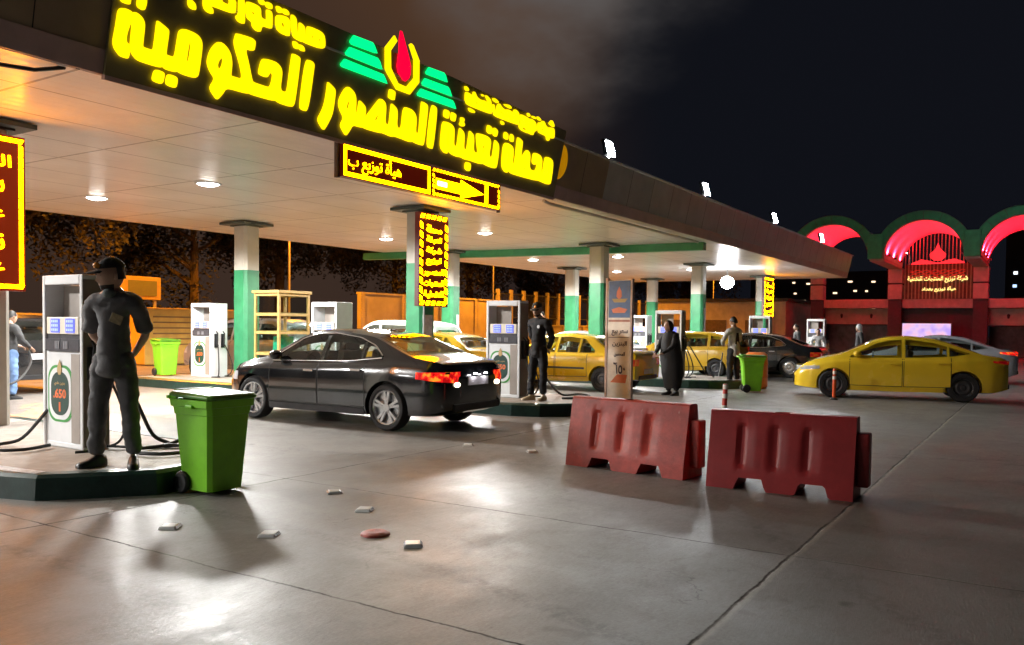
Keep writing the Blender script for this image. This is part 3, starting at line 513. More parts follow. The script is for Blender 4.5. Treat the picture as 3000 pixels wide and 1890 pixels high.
def led_board(x, y, w, z0, z1, label, words, strong=False):
    t = thing('led_board', label, 'led sign', (x, y, z0)); h = z1-z0
    P = lambda u, v, d: (u, -d, v)
    bgm = M_ledbg if not strong else mat('led_panel_bright', (.08, .01, .004), .4, var=0, emit=(1, .08, .01), es=.14)
    am = glow('led_column_amber', (1, .34, .0), 38) if not strong else glow('led_bright_amber', (1, .30, .0), 34)
    b = MB(); b.box((0, .06, h/2), (w, .118, h)); b.build('housing', bgm, t, bevel=.006)
    b = MB(); b.box((0, .16, h*.8), (.06, .1, .05)); b.box((0, .16, h*.25), (.06, .1, .05)); b.build('bracket', M_dark, t)
    b = MB(); frame_dashes(b, P, -w/2+.03, w/2-.03, .03, h-.03, .085 if not strong else .05, .12, .07 if not strong else .012); b.build('led_border', am, t)
    n = len(words)
    for k, wd in enumerate(words):
        zc = h-.2-(h-.34)*(k+.5)/n; ww = (.52 if len(wd) < 6 else .68)*w
        text('led_writing', arabic(wd), lambda u, v, d, zc=zc: P(u, zc+v, .004+d), ww, (h-.34)/n*.70, .004, am, t, .008)
    return t
led_board(14.14, 11.0, 1.0, 1.95, 3.9, 'tall LED board of yellow Arabic words on the column above the dark saloon', ['محطة', 'تعبئة', 'شركة', 'توزيع', 'المنصور', 'المنتجات', 'النفطية'])
led_board(5.12, 10.9, 1.08, 1.92, 3.84, 'bright orange and yellow LED board cut by the left picture edge', ['المنتج', 'سوبر', 'عادي', 'نفط', 'غاز'], True)
led_board(39.3, 10.95, 1.5, 2.1, 3.95, 'narrow looking striped LED board on the farthest front column', ['محطة', 'تعبئة', 'شركة', 'توزيع', 'المنصور'])

# ------------------------------------------------------------------ pump islands
M_kerb = mat('kerb_green', (.012, .035, .028), .32, var=.35, scale=7, bump=.15, bscale=20, dirt=.4)
M_pave = mat('island_concrete', (.33, .29, .25), .75, var=.2, scale=5, bump=.3, bscale=30, dirt=.35)
def inset(poly, d):
    n = len(poly); o = []
    for i in range(n):
        a, c, e = Vector(poly[i-1]), Vector(poly[i]), Vector(poly[(i+1) % n])
        n1 = Vector((-(c-a).y, (c-a).x)).normalized(); n2 = Vector((-(e-c).y, (e-c).x)).normalized(); m = (n1+n2).normalized()
        o.append(tuple(c+m*d/max(.3, m.dot(n1))))
    return o
IH = .22
for i, x in enumerate(COLX):
    lab = ['raised concrete island with dark green kerb under the man and the nearest pump', 'pump island with dark kerb behind the dark saloon', 'pump island with dark kerb beside the person in a black cloak', 'pump island with dark kerb behind the yellow hatchback', 'farthest pump island near the lit arches'][i]
    t = thing('pump_island', lab, 'pump island', (x, 0, 0), 0, 'kerbed pump islands under the canopy')
    pl = [(-1.95, 19.2), (-1.95, 7.8), (-1.80, 7.32), (-1.52, 7.08), (-1.05, 6.72), (-.35, 6.72), (.12, 7.05), (.42, 7.55), (.5, 8.2), (.5, 19.2)]
    b = MB(); inn = inset(pl, .17); n = len(pl)
    lo = [(p[0], p[1], 0) for p in inset(pl, -.02)]; m1 = [(p[0], p[1], IH-.03) for p in pl]; hi = [(p[0], p[1], IH) for p in inset(pl, .035)]; ii = [(p[0], p[1], IH) for p in inn]; il = [(p[0], p[1], IH-.05) for p in inn]
    b.quad_grid([lo, m1, hi, ii, il], closed=True); b.build('kerb', M_kerb, t)
    b = MB(); b.prism(inn, lambda p: (p[0], p[1], .02), lambda p: (p[0], p[1], IH-.006)); b.build('paving', M_pave, t)
    if i == 0:
        b = MB(); b.face([(-1.90, 8.1, IH+.004), (-1.78, 7.38, IH+.004), (-1.66, 7.42, IH+.004), (-1.74, 8.1, IH+.004)]); b.build('worn_patch', mat('worn_kerb', (.5, .53, .55), .35, var=.5, scale=18), t)

# ------------------------------------------------------------------ fuel pumps
M_taupe = mat('pump_taupe', (.30, .26, .23), .5, var=.08)
M_lcd = glow('lcd_blue', (.10, .13, 1.0), 1.0)
M_lcdd = glow('lcd_digit', (.35, .45, 1.0), 1.0)
M_bezel = mat('pump_bezel', (.62, .56, .45), .4, var=.06, emit=(1, .9, .72), es=.12)
M_key = mat('pump_keypad', (.07, .07, .08), .3, var=.2, scale=20)
M_ptext = mat('pump_text', (.03, .03, .05), .5, var=0)
PW, PD, PH = .76, .50, 1.82
def make_pump(label, PD=.5, dark_side=False):
    t = thing('fuel_pump', label, 'fuel pump', (0, 0, 0), 0, 'white fuel pumps on the islands')
    Pf = lambda y, z, w: (-w, y, z)
    b = MB(); b.box((PD/2, PW/2, .535), (PD-.03, PW-.09, .97)); b.box((PD/2, PW/2, .03), (PD-.02, PW-.06, .06)); b.build('body', M_white, t, bevel=.012)
    b = MB()
    for y in (.028, PW-.028): b.box((PD/2, y, PH/2), (PD, .056, PH))
    b.build('post', M_white, t, bevel=.014)
    b = MB(); b.box((PD/2, PW/2, PH-.05), (PD, PW-.112, .1)); b.build('header', M_white, t, bevel=.01)
    b = MB(); b.box((PD*.6, PW*.62, 1.52), (.02, PW*.44, .38)); b.build('back_plate', M_taupe, t)
    b = MB(); b.box((PD*.46, PW/2, 1.20), (PD*.76, PW-.12, .36)); b.build('display_housing', M_key, t, bevel=.008)
    b = MB(); b.box((.02, PW/2-.0, 1.29), (.03, PW-.17, .18)); d = b.build('display', M_bezel, t, bevel=.005)
    for y in (PW*.30, PW*.67):
        b = MB(); b.box((.002, y, 1.29), (.012, .155, .145)); s = b.build('screen', M_lcd, d)
        b = MB()
        for k in range(3):
            for q in range(4): b.box((-.0055, y-.05+.033*q, 1.335-.045*k), (.003, .02, .026))
        b.build('digits', M_lcdd, s)
    b = MB(); b.box((.012, PW/2, 1.085), (.03, PW-.13, .13)); b.mi = 1
    for y in (.3, .46):
        for q in range(3): b.box((-.006, y-.03+.03*q, 1.085), (.006, .02, .08))
    b.build('keypad', [M_key, mat('key_grey', (.22, .22, .24), .4)], t)
    b = MB(); b.box((.008, .135, .53), (.012, .155, .93)); b.build('side_strip', M_taupe, t)
    if dark_side:
        b = MB(); b.box((PD/2, .0, .9), (PD-.02, .006, 1.74)); b.build('side_panel', mat('pump_brown', (.20, .16, .13), .55, var=.12), t)
    # price plate: rounded capsule rings
    yc, zc = .435, .57
    def capsule(w, h, r):
        o = []
        for cx, cz, a0 in ((w/2-r, h/2-r, 0), (-w/2+r, h/2-r, 90), (-w/2+r, -h/2+r, 180), (w/2-r, -h/2+r, 270)):
            for k in range(8): a = R(a0+90*k/7); o.append((cx+r*math.cos(a), cz+r*math.sin(a)))
        return o
    for nm, w, h, d_, m in (('plate_rim', .46, .60, .003, mat('plate_green', (.05, .28, .06), .4, var=.1)), ('plate_white', .41, .55, .0055, M_white), ('plate_face', .335, .46, .008, mat('plate_dark', (.015, .05, .04), .4, var=.2))):
        b = MB(); b.prism(capsule(w, h, .15), lambda p: Pf(yc+p[0], zc+p[1], -.013), lambda p, d_=d_: Pf(yc+p[0], zc+p[1], d_-.013+.0)); 
        o = b.build(nm, m, t); o.location.x = 0
    mo = mat('plate_orange', (.75, .16, .04), .5, var=.1); mg = mat('plate_gold', (.45, .30, .12), .5)
    fl = lambda cy, cz: (lambda u, v, w: Pf(cy-u, cz+v, -.004+w))
    text('price', '.650', fl(yc+.0, zc-.0), .24, .10, .002, mo, t, .03)
    text('litre', '1', fl(yc+.0, zc-.14), .03, .1, .002, mo, t, .03)
    text('grade', arabic('بنزين عادي'), fl(yc, zc+.105), .2, .045, .002, mg, t, .02)
    b = MB(); b.prism([(0, .36), (.035, .29), (.045, .24), (.02, .2), (-.02, .2), (-.045, .24), (-.035, .29)], lambda p: Pf(yc+p[0], zc+p[1], -.006), lambda p: Pf(yc+p[0], zc+p[1], -.002)); b.build('flame_badge', mat('plate_gold', (.45, .30, .12), .5), t)
    text('maker_name', 'TATSUNO', fl(PW*.5, PH-.05), .25, .05, .002, M_ptext, t, .02).location.x = -.0005-.004+.004
    for c in t.children:
        if c.name.startswith(('maker_name',)): c.location.x = -.001
    # nozzles on the near side
    for k, (x, m) in enumerate(((PD*.3, M_black), (PD*.7, M_black))):
        b = MB(); b.tube([(x, -.05, .80), (x, -.055, .98)], .022, 8); b.tube([(x, -.055, .98), (x, -.07, 1.08), (x, -.02, 1.13)], [.02, .016, .012], 8); b.box((x, -.05, .86), (.03, .035, .16)); b.box((x, -.012, .9), (.09, .025, .34))
        b.build('nozzle', m, t, True)
    for k, (x, sx) in enumerate(((PD*.3, -1), (PD*.7, 1))):
        b = MB(); pts = []
        for q in range(15):
            a = q/14; pts.append((x+.10*sx*math.sin(a*math.pi)+.02, -.06-.16*math.sin(a*math.pi), .80*(1-a)**1.5*0+.8-.77*math.sin(a*math.pi*.5)**1.0 if a < 1 else .03))
        pts += [(x+.12*sx, .1*0-.3, .03), (x+.3*sx, -.22, .03)]
        b.tube(pts, .014, 6); b.build('hose', M_black, t, True)
    return t
spots = [((4.90, 8.36, IH-.0), 'white pump with orange 650 plate beside the man in a cap'), ((13.24, 8.27, IH-.05), 'white pump with blue displays beside the man in black'), ((21.35, 8.25, IH-.05), 'white pump behind the person in a black cloak'), ((30.0, 8.3, IH-.05), 'white pump seen above the roof of the plain dark saloon on the right'), ((38.6, 8.3, IH-.05), 'farthest small pump near the lit arches'), ((13.25, 12.95, IH-.05), 'white pump directly behind the roof of the dark saloon'), ((13.31, 17.2, IH-.05), 'white pump behind the green bin, next to the glass cabinet'), ((30.0, 13.0, IH-.05), 'pump on the far island seen through the pump frame by the cloak')]
pump0 = make_pump(spots[0][1], .30, True); pump0.location = spots[0][0]; pump1 = None
for k, (loc, lab) in enumerate(spots[1:]):
    loc = (loc[0], loc[1], IH-.005)
    if k == 4: pump1 = make_pump(lab); pump1.location = loc
    else: dup(pump1 or pump0, loc, 0, lab)
pump0.location.z = IH-.005
# loose black hoses lying round the nearest pump
b = MB()
def coil(cx, cy, r, a0, a1, z, n=16, sy=1.0): return [(cx+r*math.cos(R(a0+(a1-a0)*k/n)), cy+sy*r*math.sin(R(a0+(a1-a0)*k/n)), z) for k in range(n+1)]
b2 = MB(); b2.hose([(4.92, 9.05, .6), (4.74, 9.22, .3), (4.55, 9.3, .245), (4.35, 9.15, .245), (4.3, 8.9, .245), (4.5, 8.72, .245), (4.8, 8.8, .25)], .018, 8); tag(b2.build('fuel_hose', M_black, None, True), 'black hose lying on the island left of the nearest pump', 'hose')
hp = [(5.35, 8.3, .95), (5.42, 8.15, .6), (5.5, 8.05, .34), (5.62, 7.95, .25)]+coil(5.35, 7.6, .30, 60, -250, .245, 20)+[(5.6, 7.9, .25), (5.9, 7.7, .42), (6.0, 7.4, .55), (5.85, 7.1, .50), (5.65, 7.0, .3), (5.55, 7.05, .245), (5.3, 7.15, .245)]
b.hose(hp, .02, 8)
tag(b.build('fuel_hose', M_black, None, True), 'black fuel hose looped on the island behind the man', 'hose')
# ------------------------------------------------------------------ vehicles
def interp(tab, x):
    if x <= tab[0][0]: return tab[0][1]
    for (a, va), (c, vc) in zip(tab, tab[1:]):
        if x <= c: return va+(vc-va)*(x-a)/(c-a)
    return tab[-1][1]
def paint(name, col, rough=.22): return mat(name, col, rough, var=.06, scale=1.5, coat=.7, rvar=.05)
def glass_mat(name, tint):
    m = bpy.data.materials.new(name); m.use_nodes = True; t = m.node_tree; t.nodes.clear()
    o = t.nodes.new('ShaderNodeOutputMaterial'); mx = t.nodes.new('ShaderNodeMixShader'); tr = t.nodes.new('ShaderNodeBsdfTransparent'); gl = t.nodes.new('ShaderNodeBsdfGlossy'); fr = t.nodes.new('ShaderNodeLayerWeight')
    fr.inputs[0].default_value = .35; f = math_node(t, 'MULTIPLY_ADD', math_node(t, 'POWER', fr.outputs['Facing'], 2.5), .75, .07)
    tr.inputs[0].default_value = (*tint, 1); gl.inputs['Roughness'].default_value = .03
    t.links.new(f, mx.inputs[0]); t.links.new(tr.outputs[0], mx.inputs[1]); t.links.new(gl.outputs[0], mx.inputs[2]); t.links.new(mx.outputs[0], o.inputs[0]); return m
M_glass = glass_mat('car_glass', (.62, .68, .65)); M_glassd = glass_mat('car_glass_tinted', (.22, .24, .24))
M_tyre = mat('tyre', (.014, .014, .015), .75, var=.25, scale=12)
M_rim = mat('rim_silver', (.62, .63, .65), .25, metal=.85, var=.05)
M_rimd = mat('rim_dark', (.05, .05, .055), .45, metal=.3, var=.2)
M_chrome = mat('chrome', (.75, .76, .78), .12, metal=1, var=0)
M_seam = mat('shut_line', (.006, .006, .006), .7, var=0)
M_arch = mat('wheel_well', (.008, .008, .009), .85, var=.2)
def tail_mat(name, e):
    m = bpy.data.materials.new(name); m.use_nodes = True; t = m.node_tree; b = t.nodes['Principled BSDF']; b.inputs['Roughness'].default_value = .12; b.inputs['Coat Weight'].default_value = .8
    tcn = t.nodes.new('ShaderNodeTexCoord'); n = t.nodes.new('ShaderNodeTexNoise'); n.inputs['Scale'].default_value = 13; n.inputs['Detail'].default_value = 2; t.links.new(tcn.outputs['Object'], n.inputs[0])
    r = t.nodes.new('ShaderNodeValToRGB'); el = r.color_ramp.elements; el[0].position = .40; el[0].color = (.35, .003, .004, 1); el[1].position = .66; el[1].color = (1, .30, .02, 1); q = el.new(.52); q.color = (1, .012, .010, 1)
    t.links.new(n.outputs['Fac'], r.inputs[0]); t.links.new(r.outputs[0], b.inputs['Emission Color']); b.inputs['Emission Strength'].default_value = e; b.inputs['Base Color'].default_value = (.3, .006, .006, 1); return m
M_tail = tail_mat('tail_red', .16); M_taillit = tail_mat('tail_red_lit', 1.1)
M_amber = mat('amber_lens', (.7, .25, .04), .2, var=.1, emit=(1, .4, .05), es=.25)
M_plate = mat('number_plate', (.72, .70, .74), .35, var=.08, scale=20)
M_head = mat('headlamp', (.45, .47, .5), .08, var=.2, scale=10, coat=1)
M_plastic = mat('black_plastic', (.02, .02, .022), .5, var=.15)
M_cabin = mat('cabin_trim', (.05, .048, .045), .8, var=.3); M_seat = mat('seat_cloth', (.16, .15, .14), .85, var=.2)
class Body:
    def __init__(s, S):
        s.S = S; L0, L1 = S['x0'], S['x1']; n = 84
        xs = [L0+(L1-L0)*(.5-.5*math.cos(math.pi*i/n))*.35+(L1-L0)*i/n*.65 for i in range(n+1)]
        s.xs = xs
        def sm(tab, k=3):
            v = [interp(tab, x) for x in xs]
            for _ in range(k): v = [v[0]]+[(v[i-1]+2*v[i]+v[i+1])/4 for i in range(1, n)]+[v[-1]]
            return v
        s.top = sm(S['top'], 4); s.belt = sm(S['belt'], 4); s.wid = sm(S['wid'], 2); s.bot = sm(S['bot'], 2)
        s.zr = max(s.top)
        s.sec = [s.section(i) for i in range(n+1)]
    def section(s, i):
        w, zs, zt, zb = s.wid[i], s.belt[i], s.top[i], s.bot[i]; S = s.S
        zs = min(zs, zt-.015)
        k = max(0, min(1, (zt-zs)/(s.zr-interp(S['belt'], 0))))
        re = (.90*w)*(1-k)+S['roofw']*min(1, w/S['W']*2)*k; h = zt-zs
        zm = zb+(zs-zb)*.45
        P = [(0, zb), (.7*w, zb), (.955*w, zb+.03), (.985*w, zb+.12), (w, zm), (.998*w, zm+(zs-zm)*.5), (.982*w, zs-.06), (.955*w, zs-.012)]
        y0 = .93*w; P.append((y0, zs+.01*min(1, h*8)))
        zr = zs+h*.90
        for f in (.35, .7): P.append((y0+(re-y0)*f+.018*k*math.sin(f*math.pi), zs+(zr-zs)*f))
        P += [(re, zr), (re*.86, zs+h*.965), (re*.5, zs+h*.992), (0, zt)]
        return P
    def at(s, x):
        xs = s.xs
        if x <= xs[0]: return s.sec[0]
        for i in range(len(xs)-1):
            if x <= xs[i+1]:
                f = (x-xs[i])/(xs[i+1]-xs[i]); return [(a[0]+(b_[0]-a[0])*f, a[1]+(b_[1]-a[1])*f) for a, b_ in zip(s.sec[i], s.sec[i+1])]
        return s.sec[-1]
    def y(s, x, z):
        P = s.at(x)
        for a, c in zip(P[2:12], P[3:13]):
            if z <= c[1]: 
                f = 0 if c[1] == a[1] else max(0, (z-a[1])/(c[1]-a[1])); return a[0]+(c[0]-a[0])*f
        return P[12][0]
    def z(s, x, y):
        P = s.at(x); y = abs(y)
        for a, c in zip(P[:10:-1], P[-2:9:-1]):
            if y <= c[0]: f = (y-a[0])/(c[0]-a[0]) if c[0] > a[0] else 0; return a[1]+(c[1]-a[1])*f
        return P[10][1]
def make_car(name, label, cat, S, loc, rz, group=None):
    t = thing(name, label, cat, loc, rz, group); B = Body(S); pm = S['paint']
    b = MB(); rows = []
    for x, P in zip(B.xs, B.sec): rows.append([(x, p[0], p[1]) for p in P]+[(x, -p[0], p[1]) for p in P[-2:0:-1]])
    b.quad_grid(rows, closed=True)
    for r, fl in ((rows[0], True), (rows[-1], False)):
        c = (r[0][0]+(-.03 if fl else .03), 0, sum(p[2] for p in r)/len(r)); n = len(r)
        mid = [((p[0]+c[0])/2+(-.012 if fl else .012), p[1]*.6, c[2]+(p[2]-c[2])*.6) for p in r]
        b.quad_grid([r, mid], flip=not fl, closed=True)
        for i in range(n): b.face([mid[i], mid[(i+1) % n], c], flip=not fl)
    body = b.build('body', [pm, M_arch], None, False)
    cut = MB(); cut.mi = 1
    for xa in (S['xf'], S['xr']):
        for sd in (1, -1): cut.cyl((xa, sd*(S['W']/2-.27), S['wr']), (xa, sd*(S['W']/2+.3), S['wr']), S['wr']*1.13, n=36)
    co = cut.build('cut', [pm, M_arch], None); bo = body.modifiers.new('b', 'BOOLEAN'); bo.object = co; bo.operation = 'DIFFERENCE'; bo.solver = 'EXACT'
    # hollow cabin and window openings
    f1 = lambda x: interp(S['dlo_top'], x); f0 = lambda x: interp(S['dlo_bot'], x)
    cab = MB(); cab.mi = 2; rws = []; xa, xb = S['rw'][0]+.12, S['ws'][1]-.06
    for i in range(29):
        x = xa+(xb-xa)*i/28; zt = B.z(x, 0)-.055; zb_ = min(.75, zt-.12); zr_ = max(zb_+.06, B.at(x)[10][1]-.05); zm_ = min(interp(S['belt'], x)-.02, zr_-.02)
        yb_, ym_, yr_ = [max(.05, B.y(x, z)-.055) for z in (zb_, zm_, zr_)]
        rws.append([(x, -yb_, zb_), (x, -ym_, zm_), (x, -yr_, zr_), (x, -yr_*.55, zt), (x, yr_*.55, zt), (x, yr_, zr_), (x, ym_, zm_), (x, yb_, zb_)])
    cab.quad_grid(rws, closed=True); cab.face(rws[0], True); cab.face(rws[-1])
    win = MB(); win.mi = 2
    def slab(g0, g1):
        n0 = len(g0); k0 = len(g0[0]); win.quad_grid(g0); win.quad_grid(g1, flip=True)
        for r0, r1, fl in ((g0[0], g1[0], True), (g0[-1], g1[-1], False)): win.quad_grid([r0, r1], flip=fl)
        for k, fl in ((0, False), (k0-1, True)): win.quad_grid([[r[k] for r in g0], [r[k] for r in g1]], flip=fl)
    for sd in (1, -1):
        for a, c in S['windows']:
            a2, c2 = a+.015, c-.02; ga, gb = [], []
            for i in range(11):
                x = a2+(c2-a2)*i/10; z0_, z1_ = f0(x)+.012, max(f0(x)+.02, f1(x)-.012); r0, r1 = [], []
                for k in range(4):
                    z = z0_+(z1_-z0_)*k/3; yy = B.y(x, z); r0.append((x, sd*(yy+.05), z)); r1.append((x, sd*(yy-.09), z))
                ga.append(r0); gb.append(r1)
            slab(ga, gb)
    for (x0_, x1_), ins in ((S['ws'], .09), (S['rw'], .11)):
        ga, gb = [], []; x0_ += .03; x1_ -= .04
        for i in range(7):
            x = x0_+(x1_-x0_)*i/6; yw = B.at(x)[11][0]-ins; r0, r1 = [], []
            for k in range(7): y = yw*(k/3-1); z = B.z(x, y); r0.append((x, y, z+.05)); r1.append((x, y, z-.10))
            ga.append(r0); gb.append(r1)
        slab(ga, gb)
    m3 = [pm, M_arch, M_cabin]; body.data.materials.append(M_cabin); cuts = [co]
    for q in (cab, win):
        c_ = q.build('cut', m3, None); cuts.append(c_); md = body.modifiers.new('b', 'BOOLEAN'); md.object = c_; md.operation = 'DIFFERENCE'; md.solver = 'EXACT'
    body = evaluated(body, 'body', m3, t, True, 38)
    for c_ in cuts: bpy.data.objects.remove(c_, do_unlink=True)
    # seats and steering wheel
    for y, x, w, nm in ((S['W']*.21, .05, .46, 'front_seat'), (-S['W']*.21, .05, .46, 'front_seat'), (0, -.85, S['W']*.62, 'rear_seat')):
        b = MB(); zz = interp(S['belt'], 0)-.30; tp = S['top'][0][1] if 0 else max(v for _, v in S['top'])-.33
        b.box((x, y, zz-.02), (.48, w, .16)); b.box((x-.27, y, (zz+tp)/2), (.13, w, tp-zz), M=Matrix.Rotation(R(-8), 3, 'Y'))
        for yy in ((0,) if w < .6 else (-w*.3, w*.3)): b.box((x-.33, y+yy, tp+.07), (.09, .25, .14))
        b.build(nm, M_seat, t, bevel=.03)
    b = MB(); b.lathe([(.16, -.012), (.18, 0), (.16, .012), (.15, 0), (.16, -.012)], 20, 'x', (.52, S['W']*.21, interp(S['belt'], .5)+.02)); b.build('steering_wheel', M_plastic, t, True)
    def side_patch(nm, sd, x0, x1, f0, f1, m, off=.006, nx=22, nz=6, par=t, border=None, thick=True):
        b = MB(); xsx = [x0+(x1-x0)*i/nx for i in range(nx+1)]
        if border: xsx = [x0, x0+border]+[x0+border+(x1-x0-2*border)*i/nx for i in range(1, nx)]+[x1-border, x1]
        rws = []
        for x in xsx:
            a, c = f0(x), f1(x); r = []
            fr = [k/nz for k in range(nz+1)]
            if border: q = border/max(.05, c-a); fr = [0, q]+[q+(1-2*q)*k/nz for k in range(1, nz)]+[1-q, 1]
            for f in fr: z = a+(c-a)*f; r.append((x, sd*(B.y(x, z)+off), z))
            rws.append(r)
        b.quad_grid(rws)
        if border:
            nn = len(rws[0])-1; b.m = [1 if (i // nn in (0, len(rws)-2) or i % nn in (0,)) else 0 for i in range(len(b.f))]
        return b.build(nm, m, par, True, angle=60)
    # glass
    M_g = S.get('glass', M_glass)
    for sd in (1, -1):
        for a, c in S['windows']: side_patch('window', sd, a, c, f0, f1, M_g, .004)
        if S.get('trim'):
            b = MB(); X0, X1 = S['windows'][0][0], S['windows'][-1][1]; n = 40
            lo = [X0+(X1-X0)*i/n for i in range(n+1)]
            b.tube([(x, sd*(B.y(x, f0(x))+.008), f0(x)) for x in lo], .012, 6)
            b.tube([(x, sd*(B.y(x, f1(x))+.008), f1(x)) for x in lo], .011, 6)
            b.build('window_trim', S['trim'], t, True)
        for a, c in S['doors']:
            d = side_patch('door', sd, a, c, lambda x: interp(S['bot'], x)+.13, lambda x: f0(x)-.025, [pm, M_seam], .004, 16, 10, border=.012)
            hx = a+.16; hz = f0(hx)-.14; yy = B.y(hx, hz)
            b = MB(); b.box((hx, sd*(yy+.03), hz), (.19, .022, .03)); b.box((hx-.075, sd*(yy+.015), hz), (.02, .03, .022)); b.box((hx+.075, sd*(yy+.015), hz), (.02, .03, .022)); b.build('handle', S.get('handle', pm), d, bevel=.006)
        if S.get('strip'):
            side_patch('rub_strip', sd, S['xr']+.45, S['xf']-.45, lambda x: S['strip'], lambda x: S['strip']+.05, M_plastic, .016, 10, 2)
            side_patch('rub_strip', sd, S['x0']+.1, S['xr']-.42, lambda x: S['strip'], lambda x: S['strip']+.05, M_plastic, .016, 10, 2)
        # sill
        side_patch('sill', sd, S['xr']+S['wr']*1.2, S['xf']-S['wr']*1.2, lambda x: interp(S['bot'], x)+.02, lambda x: interp(S['bot'], x)+.115, S.get('sillm', pm), .012, 8, 2)
        # mirror
        mx = S['mirror']; mz = f0(mx)+.06; my = B.y(mx, mz)
        b = MB(); b.ball((mx, sd*(my+.13), mz+.03), .09, .11, .075, 8); b.tube([(mx+.02, sd*(my-.02), mz-.02), (mx, sd*(my+.08), mz)], .025, 6); b.build('mirror', S.get('mirrorm', pm), t, True)
    def top_patch(nm, x0, x1, inset_, m, nx=12, ny=12):
        b = MB(); rws = []
        for i in range(nx+1):
            x = x0+(x1-x0)*i/nx; P = B.at(x); yw = P[11][0]-inset_; r = []
            for k in range(ny+1):
                y = yw*(2*k/ny-1); r.append((x, y, B.z(x, y)+.006))
            rws.append(r)
        b.quad_grid(rws); return b.build(nm, m, t, True, angle=60)
    top_patch('windscreen', *S['ws'], .05, M_g); top_patch('rear_window', *S['rw'], .07, M_g)
    # wrap-round lamps
    def wrap(nm, sd, end, xa, yb, z0, z1, m, nz=4, off=.008, par=t, zs=None):
        e = S['x0'] if end < 0 else S['x1']; b = MB(); rws = []; zc = (z0+z1)/2
        ye = B.y(e, zc); cols = [('s', xa+(e-xa)*i/8) for i in range(9)]+[('c', ye+(yb-ye)*i/5) for i in range(1, 6)]
        for q, (kk, v) in enumerate(cols):
            f = q/(len(cols)-1); a, c = (z0+(zs[0])*(1-f), z1+zs[1]*(1-f)) if zs else (z0, z1); r = []
            for k in range(nz+1):
                z = a+(c-a)*k/nz
                if kk == 's': r.append((v, sd*(B.y(v, z)+off), z))
                else: r.append((e+end*(off+.004+.014*(1-(v/ye)**2)), sd*v, z))
            rws.append(r)
        b.quad_grid(rws); return b.build(nm, m, par, True, angle=70)
    for sd in (1, -1):
        T = S['tail']; o = wrap('tail_light', sd, -1, T[0], T[1], T[2], T[3], T[4], zs=T[5] if len(T) > 5 else None)
        Hh = S['headl']; wrap('headlight', sd, 1, Hh[0], Hh[1], Hh[2], Hh[3], M_head, zs=Hh[4] if len(Hh) > 4 else None)
        if S.get('ind'): wrap('indicator', sd, 1, S['x1']-.22, B.y(S['x1'], .55)*.97, S['ind'], S['ind']+.07, M_amber)
        if S.get('reverse'):
            b = MB(); yy = S['reverse'][0]; b.ball((S['x0']-.028, sd*yy, S['reverse'][1]), .016, .07, .035, 8); b.build('reverse_lamp', glow('lamp_warm', (1, .85, .55), 6.5), t, True)
    b = MB(); b.box((S['x0']-.035, 0, S['plate']), (.012, .50, .12)); pl = b.build('number_plate', M_plate, t, bevel=.004)
    if S.get('reverse'):
        b = MB()
        for y in (-.13, .13): b.box((S['x0']-.075, y, S['plate']+.105), (.02, .05, .012))
        b.build('plate_lamp', glow('plate_lamp', (1, .95, 1), 60), t)
    b = MB(); b.box((S['x0']-.018, 0, .36), (.03, S['W']*.62, .10)); b.build('rear_bumper_insert', M_plastic, t, bevel=.01)
    b = MB(); b.box((S['x1']+.018, 0, .40), (.03, S['W']*.55, .16)); b.build('grille', M_plastic, t, bevel=.01)
    # wheels
    wr = S['wr']
    for xa in (S['xf'], S['xr']):
        for sd in (1, -1):
            b = MB(); tw = .215; ri = S.get('rim', .68)*wr
            b.lathe([(ri, -tw/2+.015), (ri+.012, -tw/2), (wr-.03, -tw/2), (wr-.006, -tw/2+.03), (wr, 0), (wr-.006, tw/2-.03), (wr-.03, tw/2), (ri+.012, tw/2), (ri, tw/2-.015)], 36, 'y')
            yo = sd*(S['W']/2-.02-tw/2)
            w_ = b.build('wheel', M_tyre, t, True); w_.location = (xa, yo, wr)
            b = MB(); b.lathe([(ri+.004, -.05), (ri+.004, .085), (ri-.012, .098), (ri-.03, .085), (ri-.035, .03), (.0, .02)], 36, 'y')
            if S.get('spokes'):
                ns = S['spokes']
                for k in range(ns):
                    for dd in (-.13, .13):
                        a = 2*math.pi*k/ns+.3; p0 = (math.cos(a+dd*.9)*.05, .075, math.sin(a+dd*.9)*.05); p1 = (math.cos(a+dd*1.25)*(ri-.012), .075, math.sin(a+dd*1.25)*(ri-.012))
                        u = Vector(p1)-Vector(p0); n_ = Vector((-u.z, 0, u.x)).normalized()*.019
                        q = [Vector(p0)-n_, Vector(p1)-n_, Vector(p1)+n_, Vector(p0)+n_]
                        b.prism(q, lambda p: (p.x, .05, p.z), lambda p: (p.x, .088, p.z))
                b.cyl((0, .02, 0), (0, .095, 0), .055, n=20)
            else:
                b.lathe([(ri-.03, .05), (ri-.09, .075), (.06, .06), (.05, .08), (0, .085)], 24, 'y')
            r_ = b.build('rim', S['rimm'], w_, True)
            if sd < 0: r_.rotation_euler = (0, 0, math.pi)
            if S.get('spokes'):
                b = MB(); b.lathe([(ri-.04, .024), (0, .024)], 24, 'y'); d = b.build('brake_disc', M_rimd, w_, True); d.rotation_euler = r_.rotation_euler
    return t, B
